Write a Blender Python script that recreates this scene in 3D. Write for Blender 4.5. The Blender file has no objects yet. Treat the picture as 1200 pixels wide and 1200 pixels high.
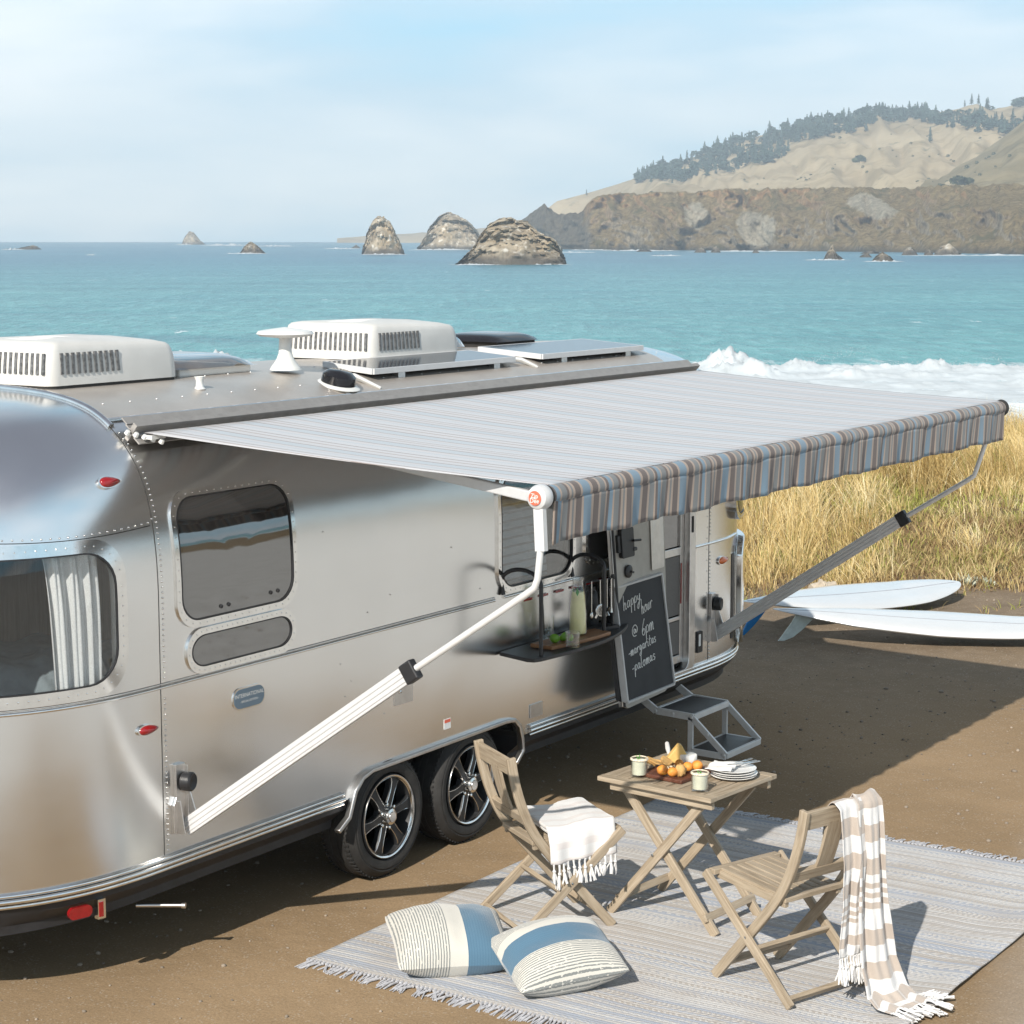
import bpy, bmesh, math, random
import numpy as np
from mathutils import Vector, Matrix, noise as mnoise

random.seed(7); rng = np.random.default_rng(7)
sc = bpy.context.scene
col = sc.collection

# ------------------------------------------------------------------ camera
F, HY, VX, C0 = 2400.0, 279.0, 2200.0, 600.0      # calibration of the 1200 px photograph
PITCH = math.atan((C0 - HY) / F)
YAW = math.atan((VX - C0) / math.hypot(F, C0 - HY))
CAM = Vector((-7.49, -7.08, 3.75))
HD = Vector((math.cos(YAW), math.sin(YAW), 0)); RT = Vector((math.sin(YAW), -math.cos(YAW), 0)); UPV = Vector((0, 0, 1))
FW = HD * math.cos(PITCH) - UPV * math.sin(PITCH); CU = HD * math.sin(PITCH) + UPV * math.cos(PITCH)
cam = bpy.data.cameras.new('camera'); cam.sensor_width = 36; cam.lens = F / 1200 * 36; cam.clip_start = 0.1; cam.clip_end = 20000
co = bpy.data.objects.new('camera', cam); col.objects.link(co)
co.matrix_world = Matrix(((RT.x, CU.x, -FW.x, CAM.x), (RT.y, CU.y, -FW.y, CAM.y), (RT.z, CU.z, -FW.z, CAM.z), (0, 0, 0, 1)))
sc.camera = co

# ------------------------------------------------------------------ world, sun, exposure
SUNV = Vector((-1.4, -0.3, 1.0)).normalized()
sc.view_settings.view_transform = 'Standard'; sc.view_settings.look = 'None'; sc.view_settings.exposure = 0.43; sc.view_settings.gamma = 1
sc.cycles.use_denoising = True
sc.cycles.max_bounces = 8; sc.cycles.transparent_max_bounces = 12; sc.cycles.volume_bounces = 0
w = bpy.data.worlds.new("World"); sc.world = w; w.use_nodes = True
wn = w.node_tree; wn.nodes.clear()
def wnode(t, **k):
    n = wn.nodes.new(t)
    for a, b in k.items(): setattr(n, a, b)
    return n
sky = wnode('ShaderNodeTexSky', sky_type='NISHITA', sun_disc=False)
sky.sun_elevation = math.asin(SUNV.z); sky.sun_rotation = math.atan2(SUNV.x, SUNV.y); sky.air_density = 1.0; sky.dust_density = 0.3; sky.ozone_density = 2.0
tc = wnode('ShaderNodeTexCoord'); mp = wnode('ShaderNodeMapping'); mp.inputs['Scale'].default_value = (1.5, 1.5, 7.0); mp.inputs['Location'].default_value = (5.3, 0.7, 0.3)
cn = wnode('ShaderNodeTexNoise'); cn.inputs['Scale'].default_value = 2.3; cn.inputs['Detail'].default_value = 5; cn.inputs['Roughness'].default_value = 0.46; cn.inputs['Distortion'].default_value = 0.15
cr = wnode('ShaderNodeValToRGB'); ce = cr.color_ramp.elements; ce.new(0.5); ce.new(0.58)
for e_, (p_, c_) in zip(ce, ((0.34, (3.6, 7.6, 10.0)), (0.46, (5.7, 8.0, 9.6)), (0.55, (8.4, 9.6, 10.4)), (0.68, (11.4, 11.7, 11.7)))): e_.position = p_; e_.color = (*c_, 1)
mx = wnode('ShaderNodeMix', data_type='RGBA')
bg = wnode('ShaderNodeBackground'); bg.inputs['Strength'].default_value = 0.088
wo = wnode('ShaderNodeOutputWorld')
wl = wn.links.new
wl(tc.outputs['Generated'], mp.inputs['Vector']); wl(mp.outputs['Vector'], cn.inputs['Vector']); wl(cn.outputs['Fac'], cr.inputs['Fac'])
sz = wnode('ShaderNodeSeparateXYZ'); zr = wnode('ShaderNodeMapRange'); zr.inputs['From Min'].default_value = 0.30; zr.inputs['From Max'].default_value = 0.75; zr.inputs['To Min'].default_value = 0.82; zr.inputs['To Max'].default_value = 0.7
wl(tc.outputs['Generated'], sz.inputs[0]); wl(sz.outputs[2], zr.inputs['Value']); m2 = wnode('ShaderNodeMix', data_type='RGBA'); m2.inputs['B'].default_value = (2.7, 2.75, 3.1, 1); z2 = wnode('ShaderNodeMapRange'); z2.inputs['From Min'].default_value = 0.45; z2.inputs['From Max'].default_value = 0.8; wl(sz.outputs[2], z2.inputs['Value']); wl(z2.outputs[0], m2.inputs['Factor']); wl(cr.outputs['Color'], m2.inputs['A']); wl(m2.outputs['Result'], mx.inputs['B']); wl(zr.outputs[0], mx.inputs['Factor']); wl(sky.outputs['Color'], mx.inputs['A']); wl(mx.outputs['Result'], bg.inputs['Color']); wl(bg.outputs['Background'], wo.inputs['Surface'])  # dark grey zenith added out of view to dim dome reflections and fill
sl = bpy.data.lights.new('sun', 'SUN'); sl.energy = 5.0; sl.angle = math.radians(0.53); sl.color = (1.0, 0.94, 0.85)
so = bpy.data.objects.new('sun', sl); col.objects.link(so); so.location = (0, 0, 50)
so.rotation_euler = SUNV.to_track_quat('Z', 'Y').to_euler()

# ------------------------------------------------------------------ helpers
def ray(px, py): return FW + RT * ((px - C0) / F) - CU * ((py - C0) / F)
def W(px, py, axis, val):
    """world point seen at a pixel of the photograph, on the plane axis = val"""
    d = ray(px, py); t = (val - CAM[axis]) / d[axis]; return CAM + d * t
def FWD(px, fdist, z):
    """world point in the azimuth of pixel column px (at the horizon), fdist metres ahead, height z"""
    p = CAM + HD * fdist + RT * ((px - C0) / math.hypot(F, C0 - HY) * fdist); return Vector((p.x, p.y, z))
def fnoise(x, y, z=0.0, o=4): return mnoise.fractal(Vector((x, y, z)), 1.0, 2.0, o)
def smooth(a, b, x):
    t = min(1, max(0, (x - a) / (b - a))); return t * t * (3 - 2 * t)
def interp(x, xs, ys): return float(np.interp(x, xs, ys))

class MB:
    def __init__(s): s.v = []; s.f = []; s.m = []; s.g = []
    def add(s, vs, fs, mi=0, gr=None):
        b = len(s.v); s.v += [tuple(p) for p in vs]; s.f += [tuple(i + b for i in f) for f in fs]; s.m += [mi] * len(fs)
        s.g += [tuple(q) for q in gr] if gr else [tuple(p) for p in vs]
        return b
    def bar(s, p0, p1, wd, th, up=(0, 0, 1), mi=0):
        """a straight bar of rectangular section: wd across, th along up"""
        p0, p1 = Vector(p0), Vector(p1); d = (p1 - p0); L = d.length; d.normalize(); up = Vector(up); sd = d.cross(up)
        if sd.length < 1e-5: sd = d.cross(Vector((1, 0, 0.01)))
        sd.normalize(); up = sd.cross(d).normalized()
        o = random.random() * 50; vs = []; gr = []
        for l, P in ((0, p0), (L, p1)):
            for a, b in ((-1, -1), (1, -1), (1, 1), (-1, 1)):
                vs.append(P + sd * a * wd / 2 + up * b * th / 2); gr.append((l + o, a * wd / 2 + o, b * th / 2))
        s.add(vs, [(3, 2, 1, 0), (4, 5, 6, 7), (0, 1, 5, 4), (1, 2, 6, 5), (2, 3, 7, 6), (3, 0, 4, 7)], mi, gr)
    def box(s, c, sz, rz=0, mi=0):
        c = Vector(c); d = Vector((math.cos(rz), math.sin(rz), 0)) * sz[0] / 2; s.bar(c - d, c + d, sz[1], sz[2], (0, 0, 1), mi)
    def sweep(s, pts, wd, th, side, mi=0):
        """rectangular section swept along a plane curve; side = normal of that plane"""
        pts = [Vector(p) for p in pts]; side = Vector(side).normalized(); n = len(pts); o = random.random() * 50; vs = []; gr = []; l = 0
        for i, p in enumerate(pts):
            d = (pts[min(i + 1, n - 1)] - pts[max(i - 1, 0)]).normalized(); up = side.cross(d).normalized()
            if i: l += (p - pts[i - 1]).length
            for a, b in ((-1, -1), (1, -1), (1, 1), (-1, 1)):
                vs.append(p + side * a * wd / 2 + up * b * th / 2); gr.append((l + o, a * wd / 2 + o, b * th / 2))
        fs = [(3, 2, 1, 0), tuple(4 * (n - 1) + k for k in range(4))]
        for i in range(n - 1):
            for k in range(4):
                a = 4 * i + k; b = 4 * i + (k + 1) % 4; fs.append((a, b, b + 4, a + 4))
        s.add(vs, fs, mi, gr)
    def tube(s, pts, r, n=8, mi=0, closed=False, cap=True):
        pts = [Vector(p) for p in pts]; m = len(pts); rr = r if hasattr(r, '__len__') else [r] * m
        vs = []; ref = None
        for i, p in enumerate(pts):
            if closed: d = pts[(i + 1) % m] - pts[(i - 1) % m]
            else: d = pts[min(i + 1, m - 1)] - pts[max(i - 1, 0)]
            d.normalize()
            if ref is None:
                ref = d.cross(Vector((0, 0, 1)))
                if ref.length < 1e-3: ref = d.cross(Vector((1, 0, 0)))
            ref = (ref - d * ref.dot(d)).normalized(); b = d.cross(ref)
            for k in range(n):
                a = 2 * math.pi * k / n; vs.append(p + (ref * math.cos(a) + b * math.sin(a)) * rr[i])
        fs = []
        for i in range(m if closed else m - 1):
            j = (i + 1) % m
            for k in range(n): fs.append((i * n + k, i * n + (k + 1) % n, j * n + (k + 1) % n, j * n + k))
        if cap and not closed: fs += [tuple(range(n - 1, -1, -1)), tuple((m - 1) * n + k for k in range(n))]
        s.add(vs, fs, mi)
    def lathe(s, prof, o=(0, 0, 0), ax=(0, 0, 1), n=24, mi=0, cap=True):
        """prof: (radius, height) pairs turned round ax through o"""
        o = Vector(o); ax = Vector(ax).normalized(); e = ax.cross(Vector((0, 1, 0)))
        if e.length < 1e-3: e = ax.cross(Vector((1, 0, 0)))
        e.normalize(); g = ax.cross(e); vs = []; fs = []; m = len(prof)
        for r, h in prof:
            for k in range(n):
                a = 2 * math.pi * k / n; vs.append(o + ax * h + (e * math.cos(a) + g * math.sin(a)) * r)
        for i in range(m - 1):
            for k in range(n): fs.append((i * n + k, i * n + (k + 1) % n, (i + 1) * n + (k + 1) % n, (i + 1) * n + k))
        if cap and prof[0][0] > 1e-6: fs.append(tuple(range(n - 1, -1, -1)))
        if cap and prof[-1][0] > 1e-6: fs.append(tuple((m - 1) * n + k for k in range(n)))
        s.add(vs, fs, mi)
    def blob(s, c, r, seed=0, rough=0.0, sub=2, mi=0, rot=0):
        bm = bmesh.new(); bmesh.ops.create_icosphere(bm, subdivisions=sub, radius=1); c = Vector(c); R = Matrix.Rotation(rot, 3, 'Z')
        vs = []
        for v in bm.verts:
            q = v.co * (1 + rough * fnoise(v.co.x * 1.7 + seed, v.co.y * 1.7, v.co.z * 1.7 - seed)); vs.append(c + R @ Vector((q.x * r[0], q.y * r[1], q.z * r[2])))
        fs = [tuple(v.index for v in f.verts) for f in bm.faces]; bm.free(); s.add(vs, fs, mi)
    def prism(s, poly, h0, h1, mi=0, mapf=None):
        """polygon (x, y) extruded from h0 to h1"""
        n = len(poly); mapf = mapf or (lambda x, y, z: Vector((x, y, z)))
        vs = [mapf(x, y, h0) for x, y in poly] + [mapf(x, y, h1) for x, y in poly]
        s.add(vs, [tuple(range(n - 1, -1, -1)), tuple(range(n, 2 * n))] + [(i, (i + 1) % n, n + (i + 1) % n, n + i) for i in range(n)], mi)
    def grid(s, fn, nu, nv, mi=0, flip=False, gr=None):
        vs = [fn(i / nu, j / nv) for i in range(nu + 1) for j in range(nv + 1)]
        g = [gr(i / nu, j / nv) for i in range(nu + 1) for j in range(nv + 1)] if gr else None
        fs = []
        for i in range(nu):
            for j in range(nv):
                a = i * (nv + 1) + j; q = (a, a + nv + 1, a + nv + 2, a + 1); fs.append(q[::-1] if flip else q)
        s.add(vs, fs, mi, g)
    def mesh(s, name):
        me = bpy.data.meshes.new(name); me.from_pydata(s.v, [], s.f); me.update(); return me
    def build(s, name, mats, parent=None, smooth=None, bevel=0, local=False, thick=0, fix=True):
        me = s.mesh(name)
        for m in (mats if isinstance(mats, (list, tuple)) else [mats]): me.materials.append(m)
        if len(set(s.m)) > 1: me.polygons.foreach_set('material_index', s.m)
        at = me.attributes.new('grain', 'FLOAT_VECTOR', 'POINT'); at.data.foreach_set('vector', np.array(s.g, dtype=np.float32).ravel())
        if fix:
            bm = bmesh.new(); bm.from_mesh(me); bmesh.ops.recalc_face_normals(bm, faces=bm.faces); bm.to_mesh(me); bm.free()
        if smooth:
            me.shade_smooth()
            if smooth < 179: me.set_sharp_from_angle(angle=math.radians(smooth))
        o = bpy.data.objects.new(name, me); col.objects.link(o)
        if parent is not None:
            o.parent = parent
            if not local and parent.type == 'EMPTY': o.matrix_parent_inverse = parent_world(parent).inverted()
        if thick:
            md = o.modifiers.new('thickness', 'SOLIDIFY'); md.thickness = thick; md.offset = -1
        if bevel:
            md = o.modifiers.new('edges', 'BEVEL'); md.width = bevel; md.segments = 2; md.limit_method = 'ANGLE'; md.angle_limit = math.radians(40); md.harden_normals = False
        return o
def parent_world(p): return Matrix.LocRotScale(p.location, p.rotation_euler, p.scale)
def thing(name, label, cat, loc=(0, 0, 0), rz=0, group=None):
    o = bpy.data.objects.new(name, None); col.objects.link(o); o.location = loc; o.rotation_euler = (0, 0, rz); o.empty_display_size = 0.1
    return tag(o, label, cat, group)
def tag(o, label, cat, group=None):
    o['label'] = label; o['category'] = cat
    if group: o['group'] = group
    return o
def kind(o, k): o['kind'] = k; return o
def copy_tree(o, parent=None):
    c = o.copy(); col.objects.link(c)
    if parent is not None: c.parent = parent
    for ch in list(o.children): copy_tree(ch, c)
    return c
def text_mesh(s, size, ext=0.0):
    cu = bpy.data.curves.new('t', 'FONT'); cu.body = s; cu.size = size; cu.align_x = 'CENTER'; cu.align_y = 'CENTER'; cu.extrude = ext
    o = bpy.data.objects.new('t', cu); col.objects.link(o); dg = bpy.context.evaluated_depsgraph_get(); me = o.evaluated_get(dg).to_mesh()
    vs = [v.co.copy() for v in me.vertices]; fs = [tuple(p.vertices) for p in me.polygons]; o.to_mesh_clear; bpy.data.objects.remove(o); return vs, fs

# ------------------------------------------------------------------ materials
class NT:
    def __init__(s, name):
        s.m = bpy.data.materials.new(name); s.m.use_nodes = True; s.t = s.m.node_tree; s.b = s.t.nodes['Principled BSDF']; s.out = s.t.nodes['Material Output']
    def n(s, t, **k):
        x = s.t.nodes.new(t)
        for a, b in k.items():
            if a in x.inputs.keys(): x.inputs[a].default_value = b
            else: setattr(x, a, b)
        return x
    def l(s, a, b): s.t.links.new(a, b)
    def set(s, **k):
        for a, b in k.items(): s.b.inputs[a.replace('_', ' ')].default_value = b
        return s
    def coord(s, src='Object', scale=(1, 1, 1), loc=(0, 0, 0)):
        if src == 'grain': o = s.n('ShaderNodeAttribute', attribute_name='grain').outputs['Vector']
        elif src == 'pos': o = s.n('ShaderNodeNewGeometry').outputs['Position']
        else: o = s.n('ShaderNodeTexCoord').outputs[src]
        m = s.n('ShaderNodeMapping'); m.inputs['Scale'].default_value = scale; m.inputs['Location'].default_value = loc; s.l(o, m.inputs['Vector']); return m.outputs['Vector']
    def noise(s, vec, scale, detail=4, rough=0.55, dist=0.0):
        x = s.n('ShaderNodeTexNoise'); x.inputs['Scale'].default_value = scale; x.inputs['Detail'].default_value = detail; x.inputs['Roughness'].default_value = rough; x.inputs['Distortion'].default_value = dist
        s.l(vec, x.inputs['Vector']); return x.outputs['Fac']
    def ramp(s, fac, stops, const=False):
        r = s.n('ShaderNodeValToRGB'); e = r.color_ramp.elements
        if const: r.color_ramp.interpolation = 'CONSTANT'
        while len(e) < len(stops): e.new(0.5)
        for q, (p, c) in zip(e, stops): q.position = p; q.color = (*c, 1) if len(c) == 3 else c
        s.l(fac, r.inputs['Fac']); return r.outputs['Color']
    def mix(s, fac, a, b, mode='MIX'):
        x = s.n('ShaderNodeMix', data_type='RGBA', blend_type=mode)
        for k, v in (('Factor', fac), ('A', a), ('B', b)):
            if hasattr(v, 'links'): s.l(v, x.inputs[k])
            elif k == 'Factor': x.inputs[k].default_value = v
            else: x.inputs[k].default_value = (*v, 1)
        return x.outputs['Result']
    def math(s, op, a, b=0.0):
        x = s.n('ShaderNodeMath', operation=op)
        for i, v in enumerate((a, b)):
            if hasattr(v, 'links'): s.l(v, x.inputs[i])
            else: x.inputs[i].default_value = v
        return x.outputs[0]
    def sep(s, vec):
        x = s.n('ShaderNodeSeparateXYZ'); s.l(vec, x.inputs[0]); return x.outputs
    def color(s, c): s.l(c, s.b.inputs['Base Color']); return s
    def bump(s, h, strength=0.3, dist=0.01):
        x = s.n('ShaderNodeBump'); x.inputs['Strength'].default_value = strength; x.inputs['Distance'].default_value = dist; s.l(h, x.inputs['Height'])
        pr = s.b.inputs['Normal']
        if pr.links: s.l(pr.links[0].from_socket, x.inputs['Normal'])
        s.l(x.outputs['Normal'], pr); return s
def plain(name, c, rough=0.5, metal=0.0, var=0.12, scale=20, bump=0.0, **k):
    t = NT(name); t.set(Roughness=rough, Metallic=metal, **k); v = t.coord('Object'); f = t.noise(v, scale, 5)
    d = tuple(x * (1 - var) for x in c); e = tuple(min(1, x * (1 + var)) for x in c)
    t.color(t.ramp(f, [(0.3, d), (0.7, e)]))
    if bump: t.bump(t.noise(v, scale * 4, 3), bump, 0.004)
    return t.m
M = {}
def m_metal():
    t = NT('polished_aluminium'); t.set(Metallic=1.0)
    v = t.coord('pos'); st = t.coord('pos', (0.5, 5, 5))
    f = t.noise(v, 0.9, 3); g = t.noise(st, 3, 4)
    t.color(t.ramp(f, [(0.3, (0.74, 0.74, 0.735)), (0.75, (0.81, 0.81, 0.805))]))
    r = t.n('ShaderNodeMapRange'); r.inputs['To Min'].default_value = 0.20; r.inputs['To Max'].default_value = 0.26; t.l(g, r.inputs['Value']); t.l(r.outputs[0], t.b.inputs['Roughness'])
    t.bump(t.noise(v, 0.9, 0, 0.3), 0.45, 0.06); t.bump(t.noise(v, 3.2, 0, 0.3), 0.10, 0.02)
    return t.m
M['metal'] = m_metal()
M['chrome'] = plain('chrome_trim', (0.78, 0.77, 0.75), 0.14, 1.0, 0.06)
M['alu'] = plain('satin_aluminium', (0.62, 0.61, 0.6), 0.34, 1.0, 0.08)
M['roofmetal'] = plain('roof_aluminium', (0.50, 0.455, 0.41), 0.4, 0.6, 0.1, 3)
M['silver'] = plain('silver_anodised_tube', (0.66, 0.655, 0.645), 0.42, 0.2, 0.06)
M['rail'] = plain('grey_awning_rail', (0.27, 0.255, 0.24), 0.5, 0.3, 0.1)
M['black'] = plain('black_plastic', (0.018, 0.018, 0.02), 0.45, 0, 0.3, 8, 0.1)
M['dark'] = plain('dark_underbody', (0.02, 0.019, 0.018), 0.8, 0, 0.3)
M['powder'] = plain('black_powder_coat', (0.022, 0.022, 0.024), 0.42, 0, 0.2, 60, 0.1)
M['rubber'] = plain('tyre_rubber', (0.022, 0.021, 0.02), 0.75, 0, 0.35, 14, 0.3)
M['rimdark'] = plain('dark_wheel_paint', (0.024, 0.025, 0.027), 0.5, 0.2, 0.1)
M['white'] = plain('white_plastic', (0.60, 0.60, 0.58), 0.42, 0, 0.05, 6, 0.03)
M['cream'] = plain('aged_white_shroud', (0.54, 0.53, 0.505), 0.5, 0, 0.07, 5, 0.05)
M['whitemetal'] = plain('white_enamel', (0.52, 0.52, 0.52), 0.36, 0, 0.04)
M['red'] = plain('red_lens', (0.24, 0.008, 0.01), 0.12, 0, 0.15, 30, 0, Coat_Weight=0.6)
M['amber'] = plain('amber_lens', (0.7, 0.14, 0.02), 0.14, 0, 0.15, 30, 0, Coat_Weight=0.6)
M['redprint'] = plain('orange_red_print', (0.72, 0.13, 0.07), 0.5, 0, 0.05)
M['badge'] = plain('slate_blue_badge', (0.11, 0.16, 0.21), 0.35, 0, 0.06)
M['whiteprint'] = plain('white_print', (0.75, 0.75, 0.73), 0.6, 0, 0.04)
M['chalk'] = plain('white_chalk', (0.72, 0.72, 0.70), 0.95, 0, 0.25, 120)
M['doorskin'] = plain('beige_door_skin', (0.40, 0.385, 0.35), 0.55, 0.1, 0.06)
M['screen'] = plain('grey_insect_screen', (0.14, 0.135, 0.13), 0.6, 0.2, 0.2, 200)
M['grille'] = plain('vent_fins', (0.16, 0.16, 0.16), 0.6, 0.6, 0.5, 60)
M['blackvent'] = plain('smoked_black_dome', (0.012, 0.012, 0.014), 0.08, 0, 0.1)
def m_pane(name, c, ior=1.9):
    t = NT(name); t.set(Base_Color=(*c, 1), Roughness=0.035, IOR=ior); v = t.coord('Object'); t.color(t.ramp(t.noise(v, 3, 3), [(0.3, tuple(x * .8 for x in c)), (0.7, c)])); t.bump(t.noise(t.coord('pos'), 2.2, 1), 0.05, 0.02); return t.m
M['pane'] = m_pane('tinted_window_glass', (0.03, 0.029, 0.029), 2.9)
def m_clear(name, tint=(1, 1, 1), refl=1.0):
    t = NT(name); tr = t.n('ShaderNodeBsdfTransparent'); tr.inputs['Color'].default_value = (*tint, 1); gl = t.n('ShaderNodeBsdfGlossy'); gl.inputs['Roughness'].default_value = 0.02
    fr = t.n('ShaderNodeLayerWeight'); fr.inputs['Blend'].default_value = 0.5; mxs = t.n('ShaderNodeMixShader'); k = t.math('MINIMUM', t.math('MULTIPLY', t.math('ADD', t.math('POWER', fr.outputs['Facing'], 2.2), 0.08), 0.75 * refl), 1.0)
    t.l(k, mxs.inputs[0]); t.l(tr.outputs[0], mxs.inputs[1]); t.l(gl.outputs[0], mxs.inputs[2]); t.l(mxs.outputs[0], t.out.inputs['Surface']); t.t.nodes.remove(t.b); return t.m
M['clear'] = m_clear('clear_window_glass', (0.96, 0.97, 0.97), 0.8)
M['drinkglass'] = m_clear('drinking_glass', (0.985, 0.99, 0.988), 1.0)
M['smokedome'] = m_clear('smoked_skylight', (0.42, 0.37, 0.32), 1.6)
def m_liquid(name, c):
    t = NT(name); t.set(Base_Color=(*c, 1), Roughness=0.12); v = t.coord('pos'); t.color(t.ramp(t.noise(v, 25, 2), [(0.3, tuple(x * .9 for x in c)), (0.7, c)])); return t.m
M['lemon'] = m_liquid('cloudy_lemonade', (0.80, 0.77, 0.43)); M['marg'] = m_liquid('pale_margarita', (0.66, 0.66, 0.54))
def m_wood(name, a, b, c, rough=0.65, fine=1.0):
    t = NT(name); t.set(Roughness=rough); v = t.coord('grain', (2.2, 26 * fine, 26 * fine)); f = t.noise(v, 1.6, 6, 0.62, 0.6); u = t.coord('grain', (6, 190, 190)); g = t.noise(u, 1.2, 3); big = t.noise(t.coord('grain', (1.1, 3, 3)), 1.4, 2)
    base = t.ramp(f, [(0.28, a), (0.5, b), (0.74, c)]); base = t.mix(t.ramp(big, [(0.35, (0, 0, 0)), (0.7, (0.45, 0.45, 0.45))]), base, tuple(x * 0.72 for x in b))
    t.color(t.mix(0.35, base, t.ramp(g, [(0.3, (0.25, 0.22, 0.2)), (0.65, (1, 1, 1))]), 'MULTIPLY')); t.bump(f, 0.25, 0.002); t.bump(g, 0.15, 0.001); return t.m
M['teak'] = m_wood('weathered_teak', (0.23, 0.175, 0.115), (0.39, 0.315, 0.225), (0.50, 0.42, 0.32))
M['walnut'] = m_wood('walnut_board', (0.06, 0.02, 0.012), (0.13, 0.045, 0.025), (0.2, 0.08, 0.045), 0.5)
M['acacia'] = m_wood('acacia_board', (0.16, 0.065, 0.025), (0.33, 0.16, 0.07), (0.46, 0.26, 0.13), 0.45, 0.5)
M['panelwood'] = m_wood('brown_wall_panel', (0.24, 0.17, 0.11), (0.38, 0.28, 0.19), (0.46, 0.36, 0.25), 0.5)
def m_stripes(name, axis, cyc, bands, src='grain', rough=0.85, weave=400, ws=0.25, jit=0.0, sheen=0.2):
    """bands: list of (position 0..1, colour) repeating every cyc metres along axis"""
    t = NT(name); t.set(Roughness=rough, Sheen_Weight=sheen, Specular_IOR_Level=0.15); v = t.coord(src); x = t.sep(v)[axis]
    if jit: x = t.math('ADD', x, t.math('MULTIPLY', t.math('SUBTRACT', t.noise(v, 5, 2), 0.5), jit))
    f = t.math('FRACT', t.math('DIVIDE', x, cyc)); c = t.ramp(f, bands, True)
    k = t.noise(v, weave, 2); c = t.mix(0.5, c, t.ramp(k, [(0.3, (0.72, 0.72, 0.72)), (0.7, (1.1, 1.1, 1.1))]), 'MULTIPLY'); t.color(c); t.bump(k, ws, 0.002); return t
BL, BR, TP, GY = (0.14, 0.21, 0.27), (0.105, 0.085, 0.08), (0.30, 0.24, 0.20), (0.15, 0.16, 0.165)
_seq = [(1.1, BL), (.35, TP), (.8, BR), (.3, TP), (.7, GY), (.25, TP), (.35, BR), (.5, BL), (.25, TP), (.7, GY), (.3, BR), (.3, TP), (.25, GY), (.3, TP), (.8, BR), (.3, TP)]
def seq(s):
    tot = sum(a for a, _ in s); p = 0; o = []
    for a, c in s: o.append((p / tot, c)); p += a
    return o
M['awn'] = m_stripes('striped_awning_canvas', 0, 0.46, seq(_seq)).m
def lighten(c): return tuple(0.50 + 0.30 * x for x in c)
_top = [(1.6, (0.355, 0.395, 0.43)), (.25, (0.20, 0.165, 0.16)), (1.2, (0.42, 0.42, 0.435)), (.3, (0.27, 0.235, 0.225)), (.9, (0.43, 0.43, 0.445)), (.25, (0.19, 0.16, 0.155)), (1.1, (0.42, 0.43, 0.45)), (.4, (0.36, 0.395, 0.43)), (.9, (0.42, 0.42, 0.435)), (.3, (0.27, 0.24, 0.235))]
M['awntop'] = m_stripes('sunwashed_awning_canvas', 0, 0.40, seq(_top)).m  # the sun's wash on the top is put into paler stripes than the valance
TW, TBG = (0.60, 0.59, 0.58), (0.40, 0.345, 0.30)
M['towel'] = m_stripes('striped_cotton_towel', 0, 0.86, seq([(7, TW), (8, TBG), (8, TW), (8, TBG), (8, TW), (8, TBG), (8, TW), (8, TBG), (4.5, TW), (2.6, TBG), (2.2, TW), (2.6, TBG), (2.2, TW), (3.4, TBG), (3, TW)]), weave=260, ws=0.35, sheen=0.4).m
M['towel_light'] = m_stripes('white_cotton_towel', 0, 0.2, seq([(3, (0.64, 0.635, 0.63)), (1.3, (0.60, 0.565, 0.55)), (2, (0.64, 0.635, 0.63)), (.8, (0.59, 0.55, 0.53))]), weave=260, ws=0.35, sheen=0.4).m
M['tassel'] = plain('white_cotton_tassel', (0.64, 0.63, 0.62), 0.95, 0, 0.08, 60, 0.3)
M['rugtassel'] = plain('grey_rug_tassel', (0.40, 0.40, 0.42), 0.95, 0, 0.2, 40, 0.3)
M['curtain'] = m_stripes('grey_linen_curtain', 0, 10, [(0, (0.66, 0.66, 0.655))], weave=150).m
M['quilt'] = plain('blue_grey_bedding', (0.26, 0.31, 0.34), 0.95, 0, 0.2, 9, 0.4)
def m_pillow(name, order):
    t = NT(name); t.set(Roughness=0.9, Sheen_Weight=0.3, Specular_IOR_Level=0.1); g = t.sep(t.coord('grain')); x = g[0]
    CR, BU, GR = (0.56, 0.54, 0.49), (0.085, 0.165, 0.24), (0.20, 0.21, 0.205)
    pos = t.ramp(x, order, True)                                   # R: striped zone, G: blue zone
    sp = t.n('ShaderNodeSeparateColor'); t.l(pos, sp.inputs[0])
    jit = t.math('MULTIPLY', t.math('SUBTRACT', t.noise(t.coord('grain', (3, 14, 14)), 3, 3), 0.5), 0.006)
    ln = t.math('FRACT', t.math('MULTIPLY', t.math('ADD', x, jit), 44.0)); brk = t.noise(t.coord('grain', (30, 9, 9)), 2.2, 2)
    lines = t.math('MULTIPLY', t.math('GREATER_THAN', ln, 0.56), t.math('GREATER_THAN', brk, 0.38))
    c = t.mix(t.math('MULTIPLY', lines, sp.outputs[0]), CR, GR); bl = t.mix(t.math('MULTIPLY', t.math('GREATER_THAN', ln, 0.7), 0.8), BU, (0.07, 0.145, 0.22)); c = t.mix(sp.outputs[1], c, bl)
    k = t.noise(t.coord('grain', (160, 160, 160)), 2, 2); t.color(t.mix(0.45, c, t.ramp(k, [(0.3, (0.75, 0.75, 0.75)), (0.7, (1.1, 1.1, 1.1))]), 'MULTIPLY')); t.bump(k, 0.45, 0.003); t.bump(ln, 0.25, 0.002); return t.m
S_, C_, B_ = (1, 0, 0), (0, 0, 0), (0, 1, 0)
M['pillow_a'] = m_pillow('woven_pillow_cloth', [(0, S_), (0.44, C_), (0.58, B_), (0.88, S_)])
M['pillow_b'] = m_pillow('ribbed_pillow_cloth', [(0, S_), (0.27, C_), (0.40, B_), (0.68, S_)])
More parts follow.
